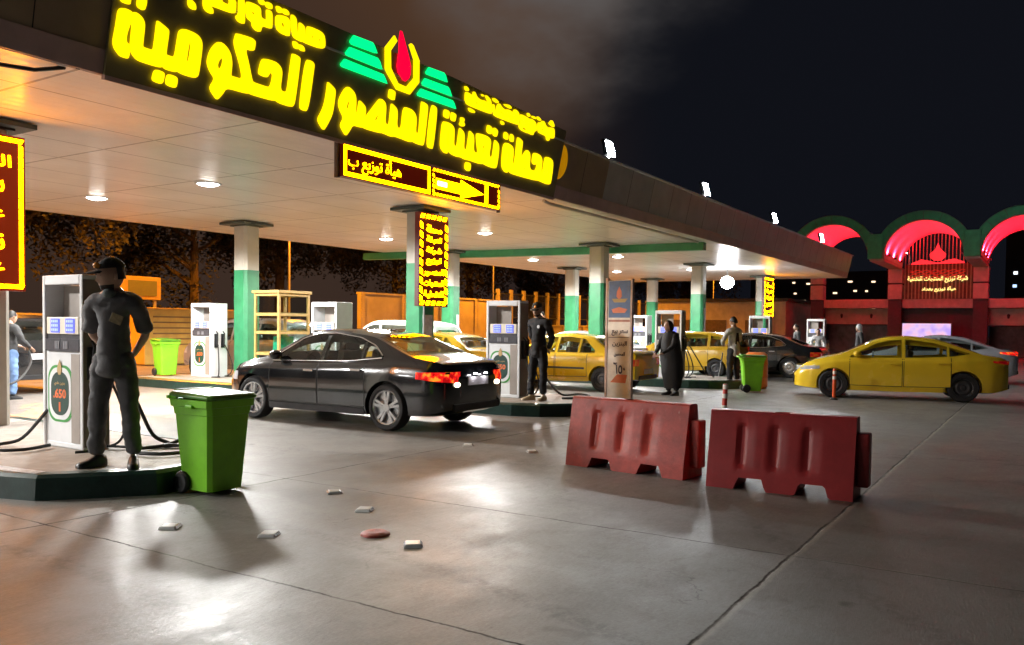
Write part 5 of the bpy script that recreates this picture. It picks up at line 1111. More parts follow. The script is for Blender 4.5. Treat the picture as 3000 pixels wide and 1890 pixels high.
def make_person(label, loc, rz, s, P, m_top, m_leg, m_skin=M_skin, sleeve='short', shoes=None, hair='short', top_len=.86, loose=1.0, cap=None, beard=False, yaw=0, pitch=0, skirt=None, detail=True, hs=1.06):
    """local x is forward, y is the person's left; P overrides joints (metres for a 1.75 m person)"""
    t = thing('person', label, 'person', loc, rz)
    J = dict(hip=(0, 0, .95), waist=(0, 0, 1.08), chest=(.01, 0, 1.28), neckb=(-.005, 0, 1.455), neck=(.01, 0, 1.52), head=(.03, 0, 1.64))
    for sd, k in ((1, 'l'), (-1, 'r')):
        J['sh'+k] = (0, sd*.185, 1.41); J['el'+k] = (-.03, sd*.25, 1.13); J['wr'+k] = (.03, sd*.27, .88)
        J['hp'+k] = (0, sd*.095, .91); J['kn'+k] = (.02, sd*.11, .50); J['an'+k] = (-.01, sd*.12, .09); J['to'+k] = (.15, sd*.14, .03)
    J.update(P); V = {k: Vector(v)*s for k, v in J.items()}
    # skin: one continuous figure
    ch = [[(V['hip'], .075*s), (V['waist'], .08*s), (V['chest'], (.12*s, .09*s)), (V['neckb'], .06*s), (V['neck'], .052*s), (V['head']-Vector((0, 0, .03*s)), .055*s)]]
    for k in 'lr':
        ch.append([(V['neckb'], .06*s), (V['sh'+k], .052*s), (V['el'+k], .040*s), (V['wr'+k], .026*s)])
        ch.append([(V['hip'], .075*s), (V['hp'+k], .062*s), (V['kn'+k], .048*s), (V['an'+k], .036*s)])
        dr = (V['wr'+k]-V['el'+k]); hand(ch, V['wr'+k], J.get('hd'+k, dr), s, .5, 1 if k == 'l' else -1)
    body = skin('body', ch, m_skin, None, 1 if not detail else 2)
    s0_ = s; s = s*hs; hb, M = head_mesh(V['head'], s, yaw, pitch, m_skin); s = s0_; ho = hb.build('h', m_skin, None, True)
    bm = bmesh.new(); bm.from_mesh(body.data); bm.from_mesh(ho.data); bm.to_mesh(body.data); bm.free(); bpy.data.objects.remove(ho, do_unlink=True)
    body.data.polygons.foreach_set('use_smooth', [True]*len(body.data.polygons)); body.parent = t
    hc = V['head']
    def hp(x, y, z): p = M @ (Vector((x, y, z))*s*hs); return hc+p
    if detail:
        for sd in (1, -1):
            b = MB(); b.ball(hp(.078, sd*.028, .012), .010*s, .012*s, .008*s, 6); b.build('eye', mat('eye_dark', (.02, .015, .012), .2), t, True)
    if beard:
        b = MB(); rows = []
        for i in range(8):
            z = -.062-.056*i/7; u = -z/.122; ca = math.sqrt(max(.02, 1-u*u)); ex = .010*math.exp(-((u-.78)/.12)**2)
            rows.append([tuple(hp((.098*ca*(1-.10*u)+.018*u+.005+ex*math.cos(a)**4)*math.cos(a) if abs(a) < math.pi/2 else (.098*ca)*math.cos(a)*.9, (.076*ca*(1-.28*u)+.005)*math.sin(a), z)) for a in [R(-84+168*k/16) for k in range(17)]])
        b.quad_grid(rows); b.build('beard', mat('beard_dark', (.035, .025, .020), .8, var=.4, scale=60), t, True)
    # hair / cap
    if hair == 'short':
        b = MB(); rows = []
        for i in range(9):
            a = R(90-i*10.5); rows.append([tuple(hp(.104*math.cos(a)*math.cos(q)-.010, .082*math.cos(a)*math.sin(q), .128*math.sin(a)+.004-.05*(max(0, -math.cos(q)))*(i/8))) for q in [2*math.pi*k/24 for k in range(24)]])
        b.quad_grid(rows, closed=True); b.build('hair', M_hair, t, True)
    if cap:
        b = MB(); rows = []
        for i in range(8):
            a = R(90-i*11.5); rows.append([tuple(hp(.106*math.cos(a)*math.cos(q)-.006, .084*math.cos(a)*math.sin(q), .043+.096*math.sin(a)*1.0)) for q in [2*math.pi*k/24 for k in range(24)]])
        b.quad_grid(rows, closed=True)
        br = [[tuple(hp(.080+.095*f*math.cos(R(q))*1.0+.018*math.cos(R(q)), .084*math.sin(R(q))*(1-.12*f), .056-.016*f-.016*math.sin(R(q))**2)) for q in range(-80, 81, 16)] for f in (0, .5, 1)]
        b.quad_grid(br); c = b.build('cap', cap, t, True)
        b = MB(); b.ball(hp(.098, .018, .085), .014*s, .030*s, .026*s, 6); b.build('cap_badge', mat('badge_orange', (.85, .30, .02), .5, var=.1), c, True)
        hb_ = MB(); rows = [[tuple(hp(.092*math.cos(q)-.010, .0765*math.sin(q), z)) for q in [R(95+170*k/16) for k in range(17)]] for z in (.06, .02, -.03)]; hb_.quad_grid(rows); hb_.build('hair', M_hair, t, True)
    # trousers or skirt
    L = loose
    if m_leg:
        ch = [[(V['waist']-Vector((0, 0, .05*s)), (.135*s*L, .115*s*L)), (V['hip'], (.145*s*L, .12*s*L))]]
        for k in 'lr':
            ch.append([(V['hip'], (.145*s*L, .12*s*L)), (V['hp'+k]-Vector((0, 0, .06*s)), .105*s*L), (V['kn'+k], .078*s*L), (V['an'+k]+Vector((0, 0, .10*s)), .066*s*L), (V['an'+k]+Vector((0, 0, .0)), .070*s*L)])
        skin('trousers', ch, m_leg, t, 3 if detail else 2, 0, .014*s if detail else 0)
    # shirt
    ch = [[(Vector((V['hip'].x, V['hip'].y, top_len*s-.07*s)), (.165*s*L, .135*s*L)), (Vector((V['hip'].x, V['hip'].y, top_len*s)), (.172*s*L, .142*s*L)), (V['hip']+Vector((0, 0, .08*s)), (.162*s*L, .132*s*L)), (V['waist'], (.155*s*L, .125*s*L)), (V['chest'], (.165*s, .125*s)), (V['neckb']-Vector((0, 0, .05*s)), (.125*s, .10*s)), (V['neckb']+Vector((0, 0, .02*s)), .066*s)]]
    for k in 'lr':
        e = V['el'+k]; sh = V['sh'+k]; nb_ = V['neckb']-Vector((0, 0, .05*s)); a = [(nb_, (.125*s, .10*s)), (nb_.lerp(sh, .62), .10*s), (sh, .086*s*L**.5), (sh.lerp(e, .5), .074*s*L**.5)]
        if sleeve == 'long': a += [(e, .056*s), (e.lerp(V['wr'+k], .55), .048*s), (e.lerp(V['wr'+k], .97), .042*s)]
        else: a += [(sh.lerp(e, .80), .074*s*L), (sh.lerp(e, .95), .076*s*L)]
        ch.append(a)
    skin('shirt', ch, m_top, t, 3 if detail else 2, 0, .014*s if detail else 0)
    if shoes:
        for k in 'lr':
            a, o = V['an'+k], V['to'+k]; f = (o-a); f.z = 0; f.normalize(); b = MB(); sd = Vector((-f.y, f.x, 0)); rows = []
            for u, w, h in ((-.085, .026, .035), (-.075, .038, .085), (-.03, .043, .105), (.03, .046, .085), (.09, .05, .06), (.14, .044, .05), (.175, .028, .038)):
                c = Vector((a.x, a.y, 0))+f*u*s; rows.append([c-sd*w*s, c-sd*w*s*.95+Vector((0, 0, h*.6*s)), c-sd*w*.5*s+Vector((0, 0, h*s)), c+sd*w*.5*s+Vector((0, 0, h*s)), c+sd*w*s*.95+Vector((0, 0, h*.6*s)), c+sd*w*s])
            b.quad_grid(rows, closed=True); b.face(rows[0], True); b.face(rows[-1]); b.build('shoe', shoes, t, True, angle=70)
    return t, V, hp
M_dk = cloth('cloth_charcoal', (.125, .122, .125)); M_dk2 = cloth('cloth_dark_grey', (.095, .093, .096)); M_shoe = mat('shoe_black', (.012, .012, .013), .4, var=.2)
# man in the foreground, hands behind his back, looking to the left
behind = dict(ell=(-.10, .232, 1.13), elr=(-.10, -.232, 1.13), wrl=(-.19, .08, .94), wrr=(-.20, -.05, .91), hdl=(-.1, -.9, -.25), hdr=(-.1, .9, -.25), anl=(.02, .17, .09), anr=(.0, -.15, .09), tol=(.15, .22, .03), tor=(.14, -.24, .03), knl=(.03, .14, .5), knr=(.02, -.13, .5), head=(.045, .0, 1.625))
t, V, hp = make_person('bearded man in dark grey and cap, hands behind his back, by the near pump', (4.535, 7.225, IH), R(186+28), 1.075, behind, M_dk, M_dk2, M_skin, 'short', M_shoe, None, .82, 1.04, cap=mat('cap_black', (.012, .012, .014), .8, var=.2), beard=True, yaw=R(-48), pitch=R(8), hs=1.14)
b = MB(); b.box((0, 0, 0), (.012, .11, .085), M=Matrix.Rotation(R(-22), 3, 'X')); o = b.build('name_badge', mat('badge_tan', (.22, .17, .08), .5, var=.3, scale=30), t, bevel=.003); o.location = V['chest']+Vector((.165, .10, -.02))
b = MB(); b.ball((0, 0, 0), .05, .06, .045, 8); o = b.build('face_mask', cloth('mask_green_grey', (.10, .12, .115)), t, True); o.location = V['neck']+Vector((.085, 0, -.045))
# man in black beside the second pump
be2 = dict(behind); be2.update(anl=(-.02, .10, .09), tol=(.15, .13, .03), anr=(.05, -.13, .09), tor=(.2, -.2, .03), head=(.05, 0, 1.63))
t, V, hp = make_person('man in black clothes and cap standing beside the pump behind the dark saloon', (13.05, 7.75, IH), R(172), 1.0, be2, cloth('cloth_black', (.022, .022, .025)), cloth('cloth_black_trousers', (.014, .014, .017)), M_skin2, 'long', mat('shoe_sand', (.36, .27, .17), .6, var=.2), None, .84, 1.0, cap=mat('cap_olive', (.03, .03, .026), .8, var=.2), beard=True, yaw=R(12), pitch=R(18))
b = MB(); b.lathe([(0, .004), (.03, .003), (.032, 0)], 14, 'x'); o = b.build('chest_badge', M_white, t, True); o.location = V['chest']+Vector((.118, .09, .05))
# person in a long black cloak leaning to the car
cl = dict(head=(.14, .0, 1.52), neck=(.09, 0, 1.42), neckb=(.06, 0, 1.37), chest=(.05, 0, 1.22), ell=(.22, .25, 1.08), wrl=(.50, .20, .93), hdl=(1, 0, -.2), elr=(.2, -.24, 1.06), wrr=(.42, -.1, .92))
for k, sd in (('l', 1), ('r', -1)): cl['sh'+k] = (.06, sd*.18, 1.33)
t, V, hp = make_person('person in a long black cloak bending to fill the old yellow taxi', (18.35, 7.30, 0), R(155), 1.04, cl, cloth('cloak_black', (.008, .008, .009)), cloth('cloak_under', (.010, .010, .011)), M_skin2, 'long', M_shoe, None, .7, 1.0, yaw=R(10), pitch=R(20))
b = MB(); rows = []
for z, rx, ry, cx in ((.16, .18, .20, -.02), (.5, .24, .26, 0), (.8, .235, .27, .02), (1.0, .21, .26, .04), (1.2, .19, .245, .06), (1.34, .14, .21, .07), (1.43, .09, .12, .09)):
    rows.append([(cx*1.04+rx*math.cos(a)*(1+.05*math.sin(5*a+z*6)), ry*math.sin(a)*(1+.05*math.sin(5*a+z*6)), z*1.04) for a in [2*math.pi*k/36 for k in range(36)]])
b.quad_grid(rows, closed=True); b.build('cloak', MC['cloak_black'], t, True)
b = MB(); rows = []
for i in range(10):
    a = R(90-i*14); rows.append([tuple(hp(.118*math.cos(a)*math.cos(q)-.022, .094*math.cos(a)*math.sin(q), .132*math.sin(a)+.006-.02*i/9)) for q in [R(50+260*k/20) for k in range(21)]])
b.quad_grid(rows); b.build('head_scarf', MC['cloak_black'], t, True)
# man in a pale grey jacket with his back turned
t, V, hp = make_person('man in a pale grey jacket and black trousers seen from behind near the green bin', (21.9, 7.0, 0), R(60), 1.06, dict(ell=(.10, .27, 1.14), wrl=(.26, .12, 1.08), elr=(.10, -.27, 1.14), wrr=(.26, -.12, 1.08), head=(.03, 0, 1.64)), cloth('jacket_grey', (.40, .38, .36)), cloth('trousers_black', (.012, .012, .014)), M_skin2, 'long', mat('shoe_brown', (.16, .06, .045), .5), 'short', .84, 1.05)
b = MB(); b.box((-.135, 0, 1.3), (.03, .14, .30), taper=.5); b.build('scarf', mat('scarf_black', (.012, .012, .013), .9), t, bevel=.02)
# others farther in
make_person('man in dark jacket and blue jeans holding a hose at the left picture edge', (8.62, 17.25, 0), R(10), 1.0, dict(ell=(.1, .25, 1.16), wrl=(.34, .18, 1.05), elr=(.1, -.25, 1.16), wrr=(.34, -.16, 1.02), head=(.06, 0, 1.62)), cloth('jacket_dark', (.05, .05, .052)), cloth('jeans_blue', (.16, .27, .50)), M_skin2, 'long', M_shoe, 'short', .9, 1.05)
make_person('man in a white shirt with a dark collar standing beyond the old taxi', (21.6, 12.7, IH), R(180), 1.0, {}, cloth('shirt_white', (.55, .56, .58)), cloth('trousers_black', (.012, .012, .014)), M_skin2, 'long', M_shoe, 'short', .9, detail=False)
make_person('bareheaded man in blue right of the price board, far under the canopy', (29.5, 13.0-.9, IH), R(200), .98, {}, cloth('shirt_blue', (.10, .14, .30)), cloth('trousers_black', (.012, .012, .014)), M_skin2, 'long', M_shoe, 'short', .9, detail=False)
make_person('man in dark top above the roof of the dark saloon on the right', (34.2, 8.4, 0), R(120), 1.0, {}, cloth('jacket_dark', (.05, .05, .052)), cloth('trousers_black', (.012, .012, .014)), M_skin2, 'long', M_shoe, 'short', .9, detail=False)
make_person('person in white leaning forward above the dark saloon on the right', (33.4, 7.4, 0), R(190), .96, dict(chest=(.1, 0, 1.22), neckb=(.16, 0, 1.37), neck=(.2, 0, 1.43), head=(.25, 0, 1.53), shl=(.14, .18, 1.33), shr=(.14, -.18, 1.33)), cloth('shirt_white', (.55, .56, .58)), cloth('trousers_black', (.012, .012, .014)), M_skin2, 'long', M_shoe, 'short', .9, detail=False)
t, V, hp = make_person('man with a white head cloth and pale blue trousers near the lit arches', (35.2, 6.25, 0), R(120), 1.0, {}, cloth('jacket_dark', (.05, .05, .052)), cloth('jeans_pale', (.26, .36, .46)), M_skin2, 'long', M_shoe, None, .9, detail=False)
b = MB(); b.ball(hp(-.02, 0, .03), .12, .11, .14, 10); b.box(hp(-.09, 0, -.17), (.06, .26, .3), taper=.6); b.build('head_cloth', cloth('cloth_white', (.65, .65, .66)), t, True)
# the cloak wearer's and the jeans man's fuel hoses
b = MB(); b.hose([(8.98, 17.3, 1.04), (8.7, 16.6, .75), (7.9, 15.6, .45), (7.0, 14.8, .5), (6.1, 14.2, .9)], .02, 8); tag(b.build('fuel_hose', M_black, None, True), 'black hose held by the man in blue jeans', 'hose')
b = MB(); b.hose([(21.55, 8.1, 1.1), (21.7, 7.9, .7), (22.1, 7.8, .32), (22.7, 7.85, .245), (23.3, 7.9, .12), (24.4, 8.2, .35), (25.5, 8.5, .8)], .018, 8); tag(b.build('fuel_hose', M_black, None, True), 'black hose sagging from the pump to the mustard hatchback', 'hose')
b = MB(); b.hose([(13.75, 8.2, .9), (13.95, 8.05, .5), (14.2, 7.9, .245), (14.5, 7.7, .245), (14.4, 7.4, .24), (13.9, 7.3, .24), (13.5, 7.5, .24)], .02, 8); tag(b.build('fuel_hose', M_black, None, True), 'black hose curled on the island right of the man in black', 'hose')

# ------------------------------------------------------------------ building with lit arches on the right
BX, BD = 50.0, 7.0       # front of the barrel vaults, their depth
M_bg = mat('arch_green', (.09, .52, .25), .5, var=.15, scale=3); M_pink = mat('pale_stone', (.66, .48, .47), .7, var=.15, scale=3, dirt=.2)
M_vault = mat('vault_plaster', (.80, .72, .70), .7, var=.1); M_dkst = mat('dark_stone', (.055, .045, .05), .6, var=.2); M_beige = mat('beige_stone', (.52, .44, .37), .75, var=.2, scale=2)
bld = thing('arched_building', 'building with three red lit arches and green arch rims on the right', 'building', (BX, 5.77, 0))
def L3(x, y, z): return (x-BX, y-5.77, z)
RA, ZS, SPX = 1.95, 5.55, 4.68
for k in (-1, 0, 1):
    c = 5.77-SPX*k
    b = MB(); n = 30; A_ = [math.pi*i/n for i in range(n+1)]
    # front rim: stepped arch band with its blocks between the arches
    fr = [[L3(BX-.25, c+r*math.cos(a), ZS+r*math.sin(a)) for a in A_] for r in (RA, RA+.5)]; bk = [[L3(BX+.1, c+r*math.cos(a), ZS+r*math.sin(a)) for a in A_] for r in (RA, RA+.5)]
    b.quad_grid([bk[0], fr[0], fr[1], bk[1], bk[0]]); b.build('arch_rim', M_bg, bld, True, angle=40)
    b = MB()
    for a in [math.pi*i/8 for i in range(1, 8)]:
        p0 = L3(BX-.262, c+(RA+.02)*math.cos(a), ZS+(RA+.02)*math.sin(a)); p1 = L3(BX-.262, c+(RA+.48)*math.cos(a), ZS+(RA+.48)*math.sin(a)); b.tube([p0, p1], .02, 6)
    for r in (RA+.02, RA+.49): b.tube([L3(BX-.262, c+r*math.cos(a), ZS+r*math.sin(a)) for a in A_], .02, 6)
    b.build('rim_trim', mat('rim_pale_green', (.14, .32, .20), .5), bld, True)
    b = MB(); rr = [[L3(BX+.1+BD*f, c+RA*math.cos(a), ZS+RA*math.sin(a)) for a in A_] for f in (0, .5, 1)]; ro = [[L3(BX+.1+BD*f, c+(RA+.35)*math.cos(a), ZS+(RA+.35)*math.sin(a)) for a in A_] for f in (0, .5, 1)]
    b.quad_grid(rr); b.quad_grid(ro, flip=True); b.build('barrel_vault', M_vault, bld, True)
    # red uplighters standing on the springing beams
    for sd in (-1, 1):
        for f in (.12, .45, .8):
            x, y = BX+.1+BD*f, c+sd*(RA-.12); b = MB(); b.box(L3(x, y, ZS+.2), (.16, .12, .10)); b.build('uplighter', M_dkst, bld)
            ld = bpy.data.lights.new('light', 'SPOT'); ld.energy = 620; ld.color = (1, .010, .030); ld.spot_size = R(165); ld.spot_blend = .4; ld.shadow_soft_size = .08
            lo = bpy.data.objects.new('light', ld); COL.objects.link(lo); lo.parent = bld; lo.location = L3(x, y, ZS+.30); lo.rotation_euler = (math.pi+sd*R(-22), 0, 0)
for k in (-2, -1, 0, 1):
    c = 5.77-SPX*(k+.5)
    b = MB(); b.box(L3(BX-.1, c, ZS+.62), (.5, SPX-2*RA-.0, 1.35)); b.build('rim_block', M_bg, bld, bevel=.03)
    b = MB(); b.box(L3(BX+BD*.5+.2, c, ZS-.0), (BD-.1, .74, .30)); b.build('vault_beam', M_pink, bld)
    px = BX+BD+.4
    b = MB(); b.box(L3(px, c, 4.99), (.9, .80, .92)); b.box(L3(px, c, 3.98), (.9, .80, .92)); b.build('pier', M_pink, bld, bevel=.03)
    b = MB(); b.box(L3(px+.05, c, 4.485), (.8, .70, .09)); b.build('pier_joint', M_dkst, bld)
    b = MB(); b.box(L3(px+.1, c, 1.75), (.8, .78, 3.5)); b.build('pillar', M_dkst, bld, bevel=.02)
for k in (-1, 0, 1):
    c = 5.77-SPX*k; px = BX+BD+.6
    b = MB(); b.box(L3(px, c, 3.25), (.7, SPX-.8, .56)); b.build('ledge', M_pink, bld, bevel=.03)
    b = MB(); b.box(L3(px+.3, c, 2.45 if k else 2.0), (.3, SPX-.8, 1.0 if k else 1.9)); b.build('wall', M_beige if k else M_dkst, bld)
    if k:
        for q in (-.9, .9):
            b = MB(); b.lathe([(.05, -.1), (.07, 0), (.09, .12), (0, .2)], 12, 'z', L3(px+.08, c+q, 2.45)); b.build('wall_lamp', M_dkst, bld, True)
    b = MB(); b.box(L3(px+1.6, c, .95), (.2, SPX-.8, 1.9)); b.build('shop_front', mat('shop_front', (.08, .06, .055), .4, var=.5, scale=3), bld)
# grille with emblem and writing in the middle arch
px = BX+BD+.15; c = 5.77
b = MB()
for i in range(19):
    y = c-1.8+.2*i; ztop = ZS+math.sqrt(max(.01, RA*RA-(y-c)**2)); b.box(L3(px, y, (3.53+ztop)/2), (.05, .06, ztop-3.53))
b.build('grille', mat('grille_bronze', (.42, .28, .17), .5, metal=.3, var=.2), bld)
b = MB(); b.box(L3(px+.5, c, 4.6), (.05, 3.8, 2.2)); b.build('grille_back', mat('grille_back', (.14, .06, .045), .6, var=.4, scale=3), bld)
M_rneon = glow('emblem_red', (1, .03, .04), 1.0)
Pw = lambda y, z, w: L3(px-.06-w, y, z)
def wallshape(nm, pts, m, d=.03):
    b = MB(); b.prism(pts, lambda p: Pw(c-p[0], p[1], 0), lambda p: Pw(c-p[0], p[1], d)); return b.build(nm, m, bld)
wallshape('emblem_drop', [(.0, 6.95), (.14, 6.55), (.45, 6.25), (.42, 6.05), (.2, 5.85), (-.2, 5.85), (-.42, 6.05), (-.45, 6.25), (-.14, 6.55)], M_rneon)
wallshape('emblem_wave', [(-1.45, 5.72), (-.9, 5.95), (-.5, 5.86), (0, 5.72), (.5, 5.86), (.9, 5.95), (1.45, 5.74), (1.45, 5.66), (-1.45, 5.64)], M_rneon)
M_ywr = glow('writing_warm', (1, .82, .25), 1.5)
text('writing', arabic('شركة توزيع المنتجات النفطية'), lambda u, v, w: Pw(c-u-.0, 4.72+v, w), 3.3, .42, .03, M_ywr, bld, .02)
text('writing', arabic('هيأة توزيع بغداد'), lambda u, v, w: Pw(c-u-.1, 4.12+v, w), 1.9, .34, .03, M_ywr, bld, .02)
b = MB()
for i in range(5):
    z0 = 5.25-.12*i; pts = [L3(px-.09, c-1.5+.15*q, z0+.05*math.sin(q*1.9+i*2)) for q in range(21)]; b.tube(pts, .018, 5)
b.build('neon_line', glow('neon_dim_red', (.8, .04, .02), .45), bld, True)
# glowing shop screen, parapet light, lamp in the left arch
t = thing('advert_screen', 'glowing pale violet advert screen beside the dark pillar under the middle arch', 'screen', (BX+5.4, 6.1, 0))
b = MB(); b.box((0, 0, 1.4), (.16, 2.75, 1.36)); b.box((0, -1.2, .36), (.1, .1, .72)); b.box((0, 1.2, .36), (.1, .1, .72)); b.build('casing', M_dkst, t, bevel=.02)
m = bpy.data.materials.new('screen_picture'); m.use_nodes = True; q = m.node_tree; bs = q.nodes['Principled BSDF']; tx = q.nodes.new('ShaderNodeTexCoord'); nz = q.nodes.new('ShaderNodeTexNoise'); nz.inputs['Scale'].default_value = 1.6; rp = q.nodes.new('ShaderNodeValToRGB')
rp.color_ramp.elements[0].color = (.45, .32, .85, 1); rp.color_ramp.elements[1].color = (.85, .45, .62, 1); e = rp.color_ramp.elements.new(.5); e.color = (.70, .50, .78, 1); rp.color_ramp.elements[0].position = .35; rp.color_ramp.elements[2].position = .65
q.links.new(tx.outputs['Object'], nz.inputs[0]); q.links.new(nz.outputs['Fac'], rp.inputs[0]); q.links.new(rp.outputs[0], bs.inputs['Emission Color']); bs.inputs['Emission Strength'].default_value = 1.0; bs.inputs['Base Color'].default_value = (.05, .05, .05, 1)
b = MB(); b.box((-.085, 0, 1.4), (.01, 2.6, 1.22)); b.build('picture', m, t)
def lamp_post(label, loc, h, arm, emit_m, pole_m, group='street lamps', rz=0, r=.07, watts=0):
    t = thing('street_lamp', label, 'street lamp', loc, rz, group)
    b = MB(); b.tube([(0, 0, 0), (0, 0, h-.3), (arm*.2, 0, h-.05), (arm, 0, h)], [r, r*.75, r*.55, r*.4], 10); b.build('pole', pole_m, t, True)
    b = MB(); b.box((arm+.25, 0, h+.03), (.62, .24, .10), taper=.8); b.build('lamp_head', M_dark, t, bevel=.02)
    b = MB(); b.box((arm+.27, 0, h-.032), (.46, .19, .02)); b.build('lens', emit_m, t)
    if watts:
        ld = bpy.data.lights.new('light', 'SPOT'); ld.energy = watts; ld.color = (1, .33, .012); ld.spot_size = R(144); ld.spot_blend = .3; ld.shadow_soft_size = .2
        lo = bpy.data.objects.new('light', ld); COL.objects.link(lo); lo.parent = t; lo.location = (arm+.27, 0, h-.06)
    return t
M_lens_white = glow('street_white', (.93, .98, 1), 40); M_sod = glow('street_sodium', (1, .34, .015), 30)
M_pole = mat('pole_paint', (.30, .26, .22), .5, var=.15)
t = lamp_post('white street lamp in the gap of the left red arch', (63.5, 8.0+.15, 0), 6.9, .5, M_lens_white, M_pole, rz=R(160))
# ------------------------------------------------------------------ behind the station: sodium lit walls, fence, trees, lamps
M_conc = mat('rendered_wall', (.42, .36, .30), .8, var=.2, scale=.8, dirt=.3)
def wall(label, x0, x1, y, h, th=.3, rz=0):
    t = thing('boundary_wall', label, 'wall', ((x0+x1)/2, y, 0), rz); w = x1-x0
    b = MB(); b.box((0, 0, h/2), (w, th, h)); b.build('panel', M_conc, t)
    b = MB(); b.box((0, 0, h+.05), (w+.06, th+.12, .1)); b.build('coping', M_conc, t)
    b = MB(); n = max(2, int(w/3.2))
    for i in range(n+1): b.box((-w/2+w*i/n, -th/2-.06, h/2), (.34, .14, h))
    b.build('buttress', M_conc, t)
    return t
wall('long orange lit wall behind the station, left of the big column', -2, 24.5, 33.0, 1.75)
wall('orange lit wall behind the dark saloon roof with a raised part', 34.5, 49.0, 32.0, 3.25)
t = wall('low orange lit wall under the railings', 49.4, 92, 33.0, 1.6)
rail = thing('railing', 'tall railing of thin posts on the low orange lit wall', 'fence', (70, 33.0, 1.7))
for i in range(24):
    b = MB(); b.box((-20.2+1.75*i, 0, 1.25), (.26, .2, 2.5)); b.build('post', M_conc, rail)
b = MB(); b.box((0, .0, 2.2), (41, .06, .08)); b.box((0, .0, .5), (41, .06, .08))
for i in range(200): b.box((-20.3+.205*i, 0, 1.35), (.02, .02, 1.75))
b.build('bars', M_dark, rail)
t = thing('banner_board', 'yellow framed olive board on posts behind the man in the cap', 'sign', (20.9, 31.5, 0))
b = MB(); b.box((0, 0, 2.95), (1.9, .12, .95)); b.build('frame', mat('yellow_frame', (.65, .42, .04), .5), t, bevel=.02); b = MB(); b.box((.1, -.068, 2.95), (1.3, .02, .62)); b.build('face', mat('olive_face', (.22, .22, .02), .5, var=.1), t)
b = MB(); b.box((-.7, .02, 1.25), (.1, .1, 2.5)); b.box((.7, .02, 1.25), (.1, .1, 2.5)); b.build('post', M_conc, t)
M_yellowbox = mat('container_yellow', (.55, .33, .05), .6, var=.2, scale=2, dirt=.3)
t = thing('container', 'orange lit louvred container between the man and the far left pump', 'container', (20.3, 28.0, 0))
b = MB(); b.box((0, 0, 1.05), (4.4, 2.0, 2.05)); b.build('box', M_yellowbox, t, bevel=.04)
b = MB()
for i in range(6): b.box((-.9, -1.012, .75+.2*i), (1.9, .03, .05))
b.build('louvre', mat('louvre_brown', (.22, .12, .03), .7), t); b = MB(); b.box((1.3, -1.012, 1.2), (1.1, .03, 1.1)); b.build('hatch', mat('hatch_brown', (.22, .13, .03), .7, var=.2), t)  # louvre slats in a darker brown than the box
for x, y, h, lab in ((2.5, 30.5, 9.0, 'street lamp pole behind the left LED board'), (14.5, 31.2, 9.2, 'street lamp pole rising left of the first green column'), (28.5, 31, 9.0, 'street lamp pole between the first column and the glass cabinet'), (45.6, 30.6, 9.4, 'orange lit street lamp pole right of the tall LED board column'), (66, 30.8, 9.2, 'street lamp pole behind the price board'), (88, 30.5, 9.0, 'slanting lit pole beside the dazzling lamp')):
    lamp_post(lab, (x, y, 0), h, 1.6, M_sod, M_pole, rz=R(-90), watts=13000)
# trees
M_leaf = [mat('foliage_%s' % n, c, .8, var=.45, scale=1.5) for n, c in (('dark', (.034, .03, .02)), ('olive', (.045, .036, .024)))]
M_bark = mat('bark', (.12, .085, .055), .9, var=.3, scale=6, bump=.4)
def make_tree(label, loc, h, rad, seed, m, sparse=1.0):
    rnd = random.Random(seed); t = thing('tree', label, 'tree', loc, rnd.random()*6, 'trees behind the station')
    b = MB(); hh = h*.5; b.tube([(0, 0, 0), (.05*h*.2, .02, hh*.5), (.1, -.05, hh), (.05, .1, h*.8)], [.03*h, .024*h, .018*h, .006*h], 10)
    cl = []
    for i in range(9):
        a = rnd.random()*6.28; z0 = h*(.32+.35*rnd.random()); L = rad*(.5+.5*rnd.random()); e = Vector((L*math.cos(a), L*math.sin(a), z0+L*(.4+.5*rnd.random())))
        b.tube([(0, 0, z0), e*.5+Vector((0, 0, z0*.5+.1)), e], [.013*h, .008*h, .004*h], 6); cl.append(e)
    b.build('trunk', M_bark, t, True)
    b = MB()
    for q in range(int(80*sparse)):
        c = rnd.choice(cl)+Vector((rnd.gauss(0, rad*.30), rnd.gauss(0, rad*.30), rnd.gauss(0, h*.10))); r = rad*(.2+.18*rnd.random())
        for k in range(210):
            d = Vector((rnd.gauss(0, 1), rnd.gauss(0, 1), rnd.gauss(0, .8))).normalized()*r*(.55+.5*rnd.random()); p = c+d; s_ = .09+.09*rnd.random()
            u = Vector((rnd.gauss(0, 1), rnd.gauss(0, 1), rnd.gauss(0, 1))).normalized(); v = u.orthogonal().normalized()
            b.face([p-u*s_, p+v*s_*.5, p+u*s_, p-v*s_*.5])
    b.build('crown', m, t); return t
tr = [make_tree('broad dark tree behind the station wall at the far left', (6, 37, 0), 11, 4.2, 1, M_leaf[0]), make_tree('tall loose tree behind the man in the cap', (18, 38.5, 0), 12.5, 4.6, 2, M_leaf[1], .8)]
more = [((29, 39, 0), 1.0, 'dark tree seen between the first column and the glass cabinet'), ((37, 41, 0), 1.05, 'dark tree behind the tall LED board column'), ((47, 40, 0), .95, 'dark tree behind the orange lit pole'), ((59, 42, 0), 1.1, 'dark tree behind the railing, left of the price board'), ((72, 41, 0), 1.0, 'dark tree behind the railing, right of the price board'), ((87, 43, 0), 1.15, 'dark tree beside the dazzling lamp under the canopy'), ((104, 40, 0), 1.2, 'dark tree behind the farthest front column'), ((-6, 38, 0), 1.0, 'dark tree beyond the left picture edge')]
for i, (loc, s_, lab) in enumerate(more):
    o = dup(tr[i % 2], loc, 1.3*i, lab, 'trees behind the station'); o.scale = (s_, s_, s_)
b = MB()
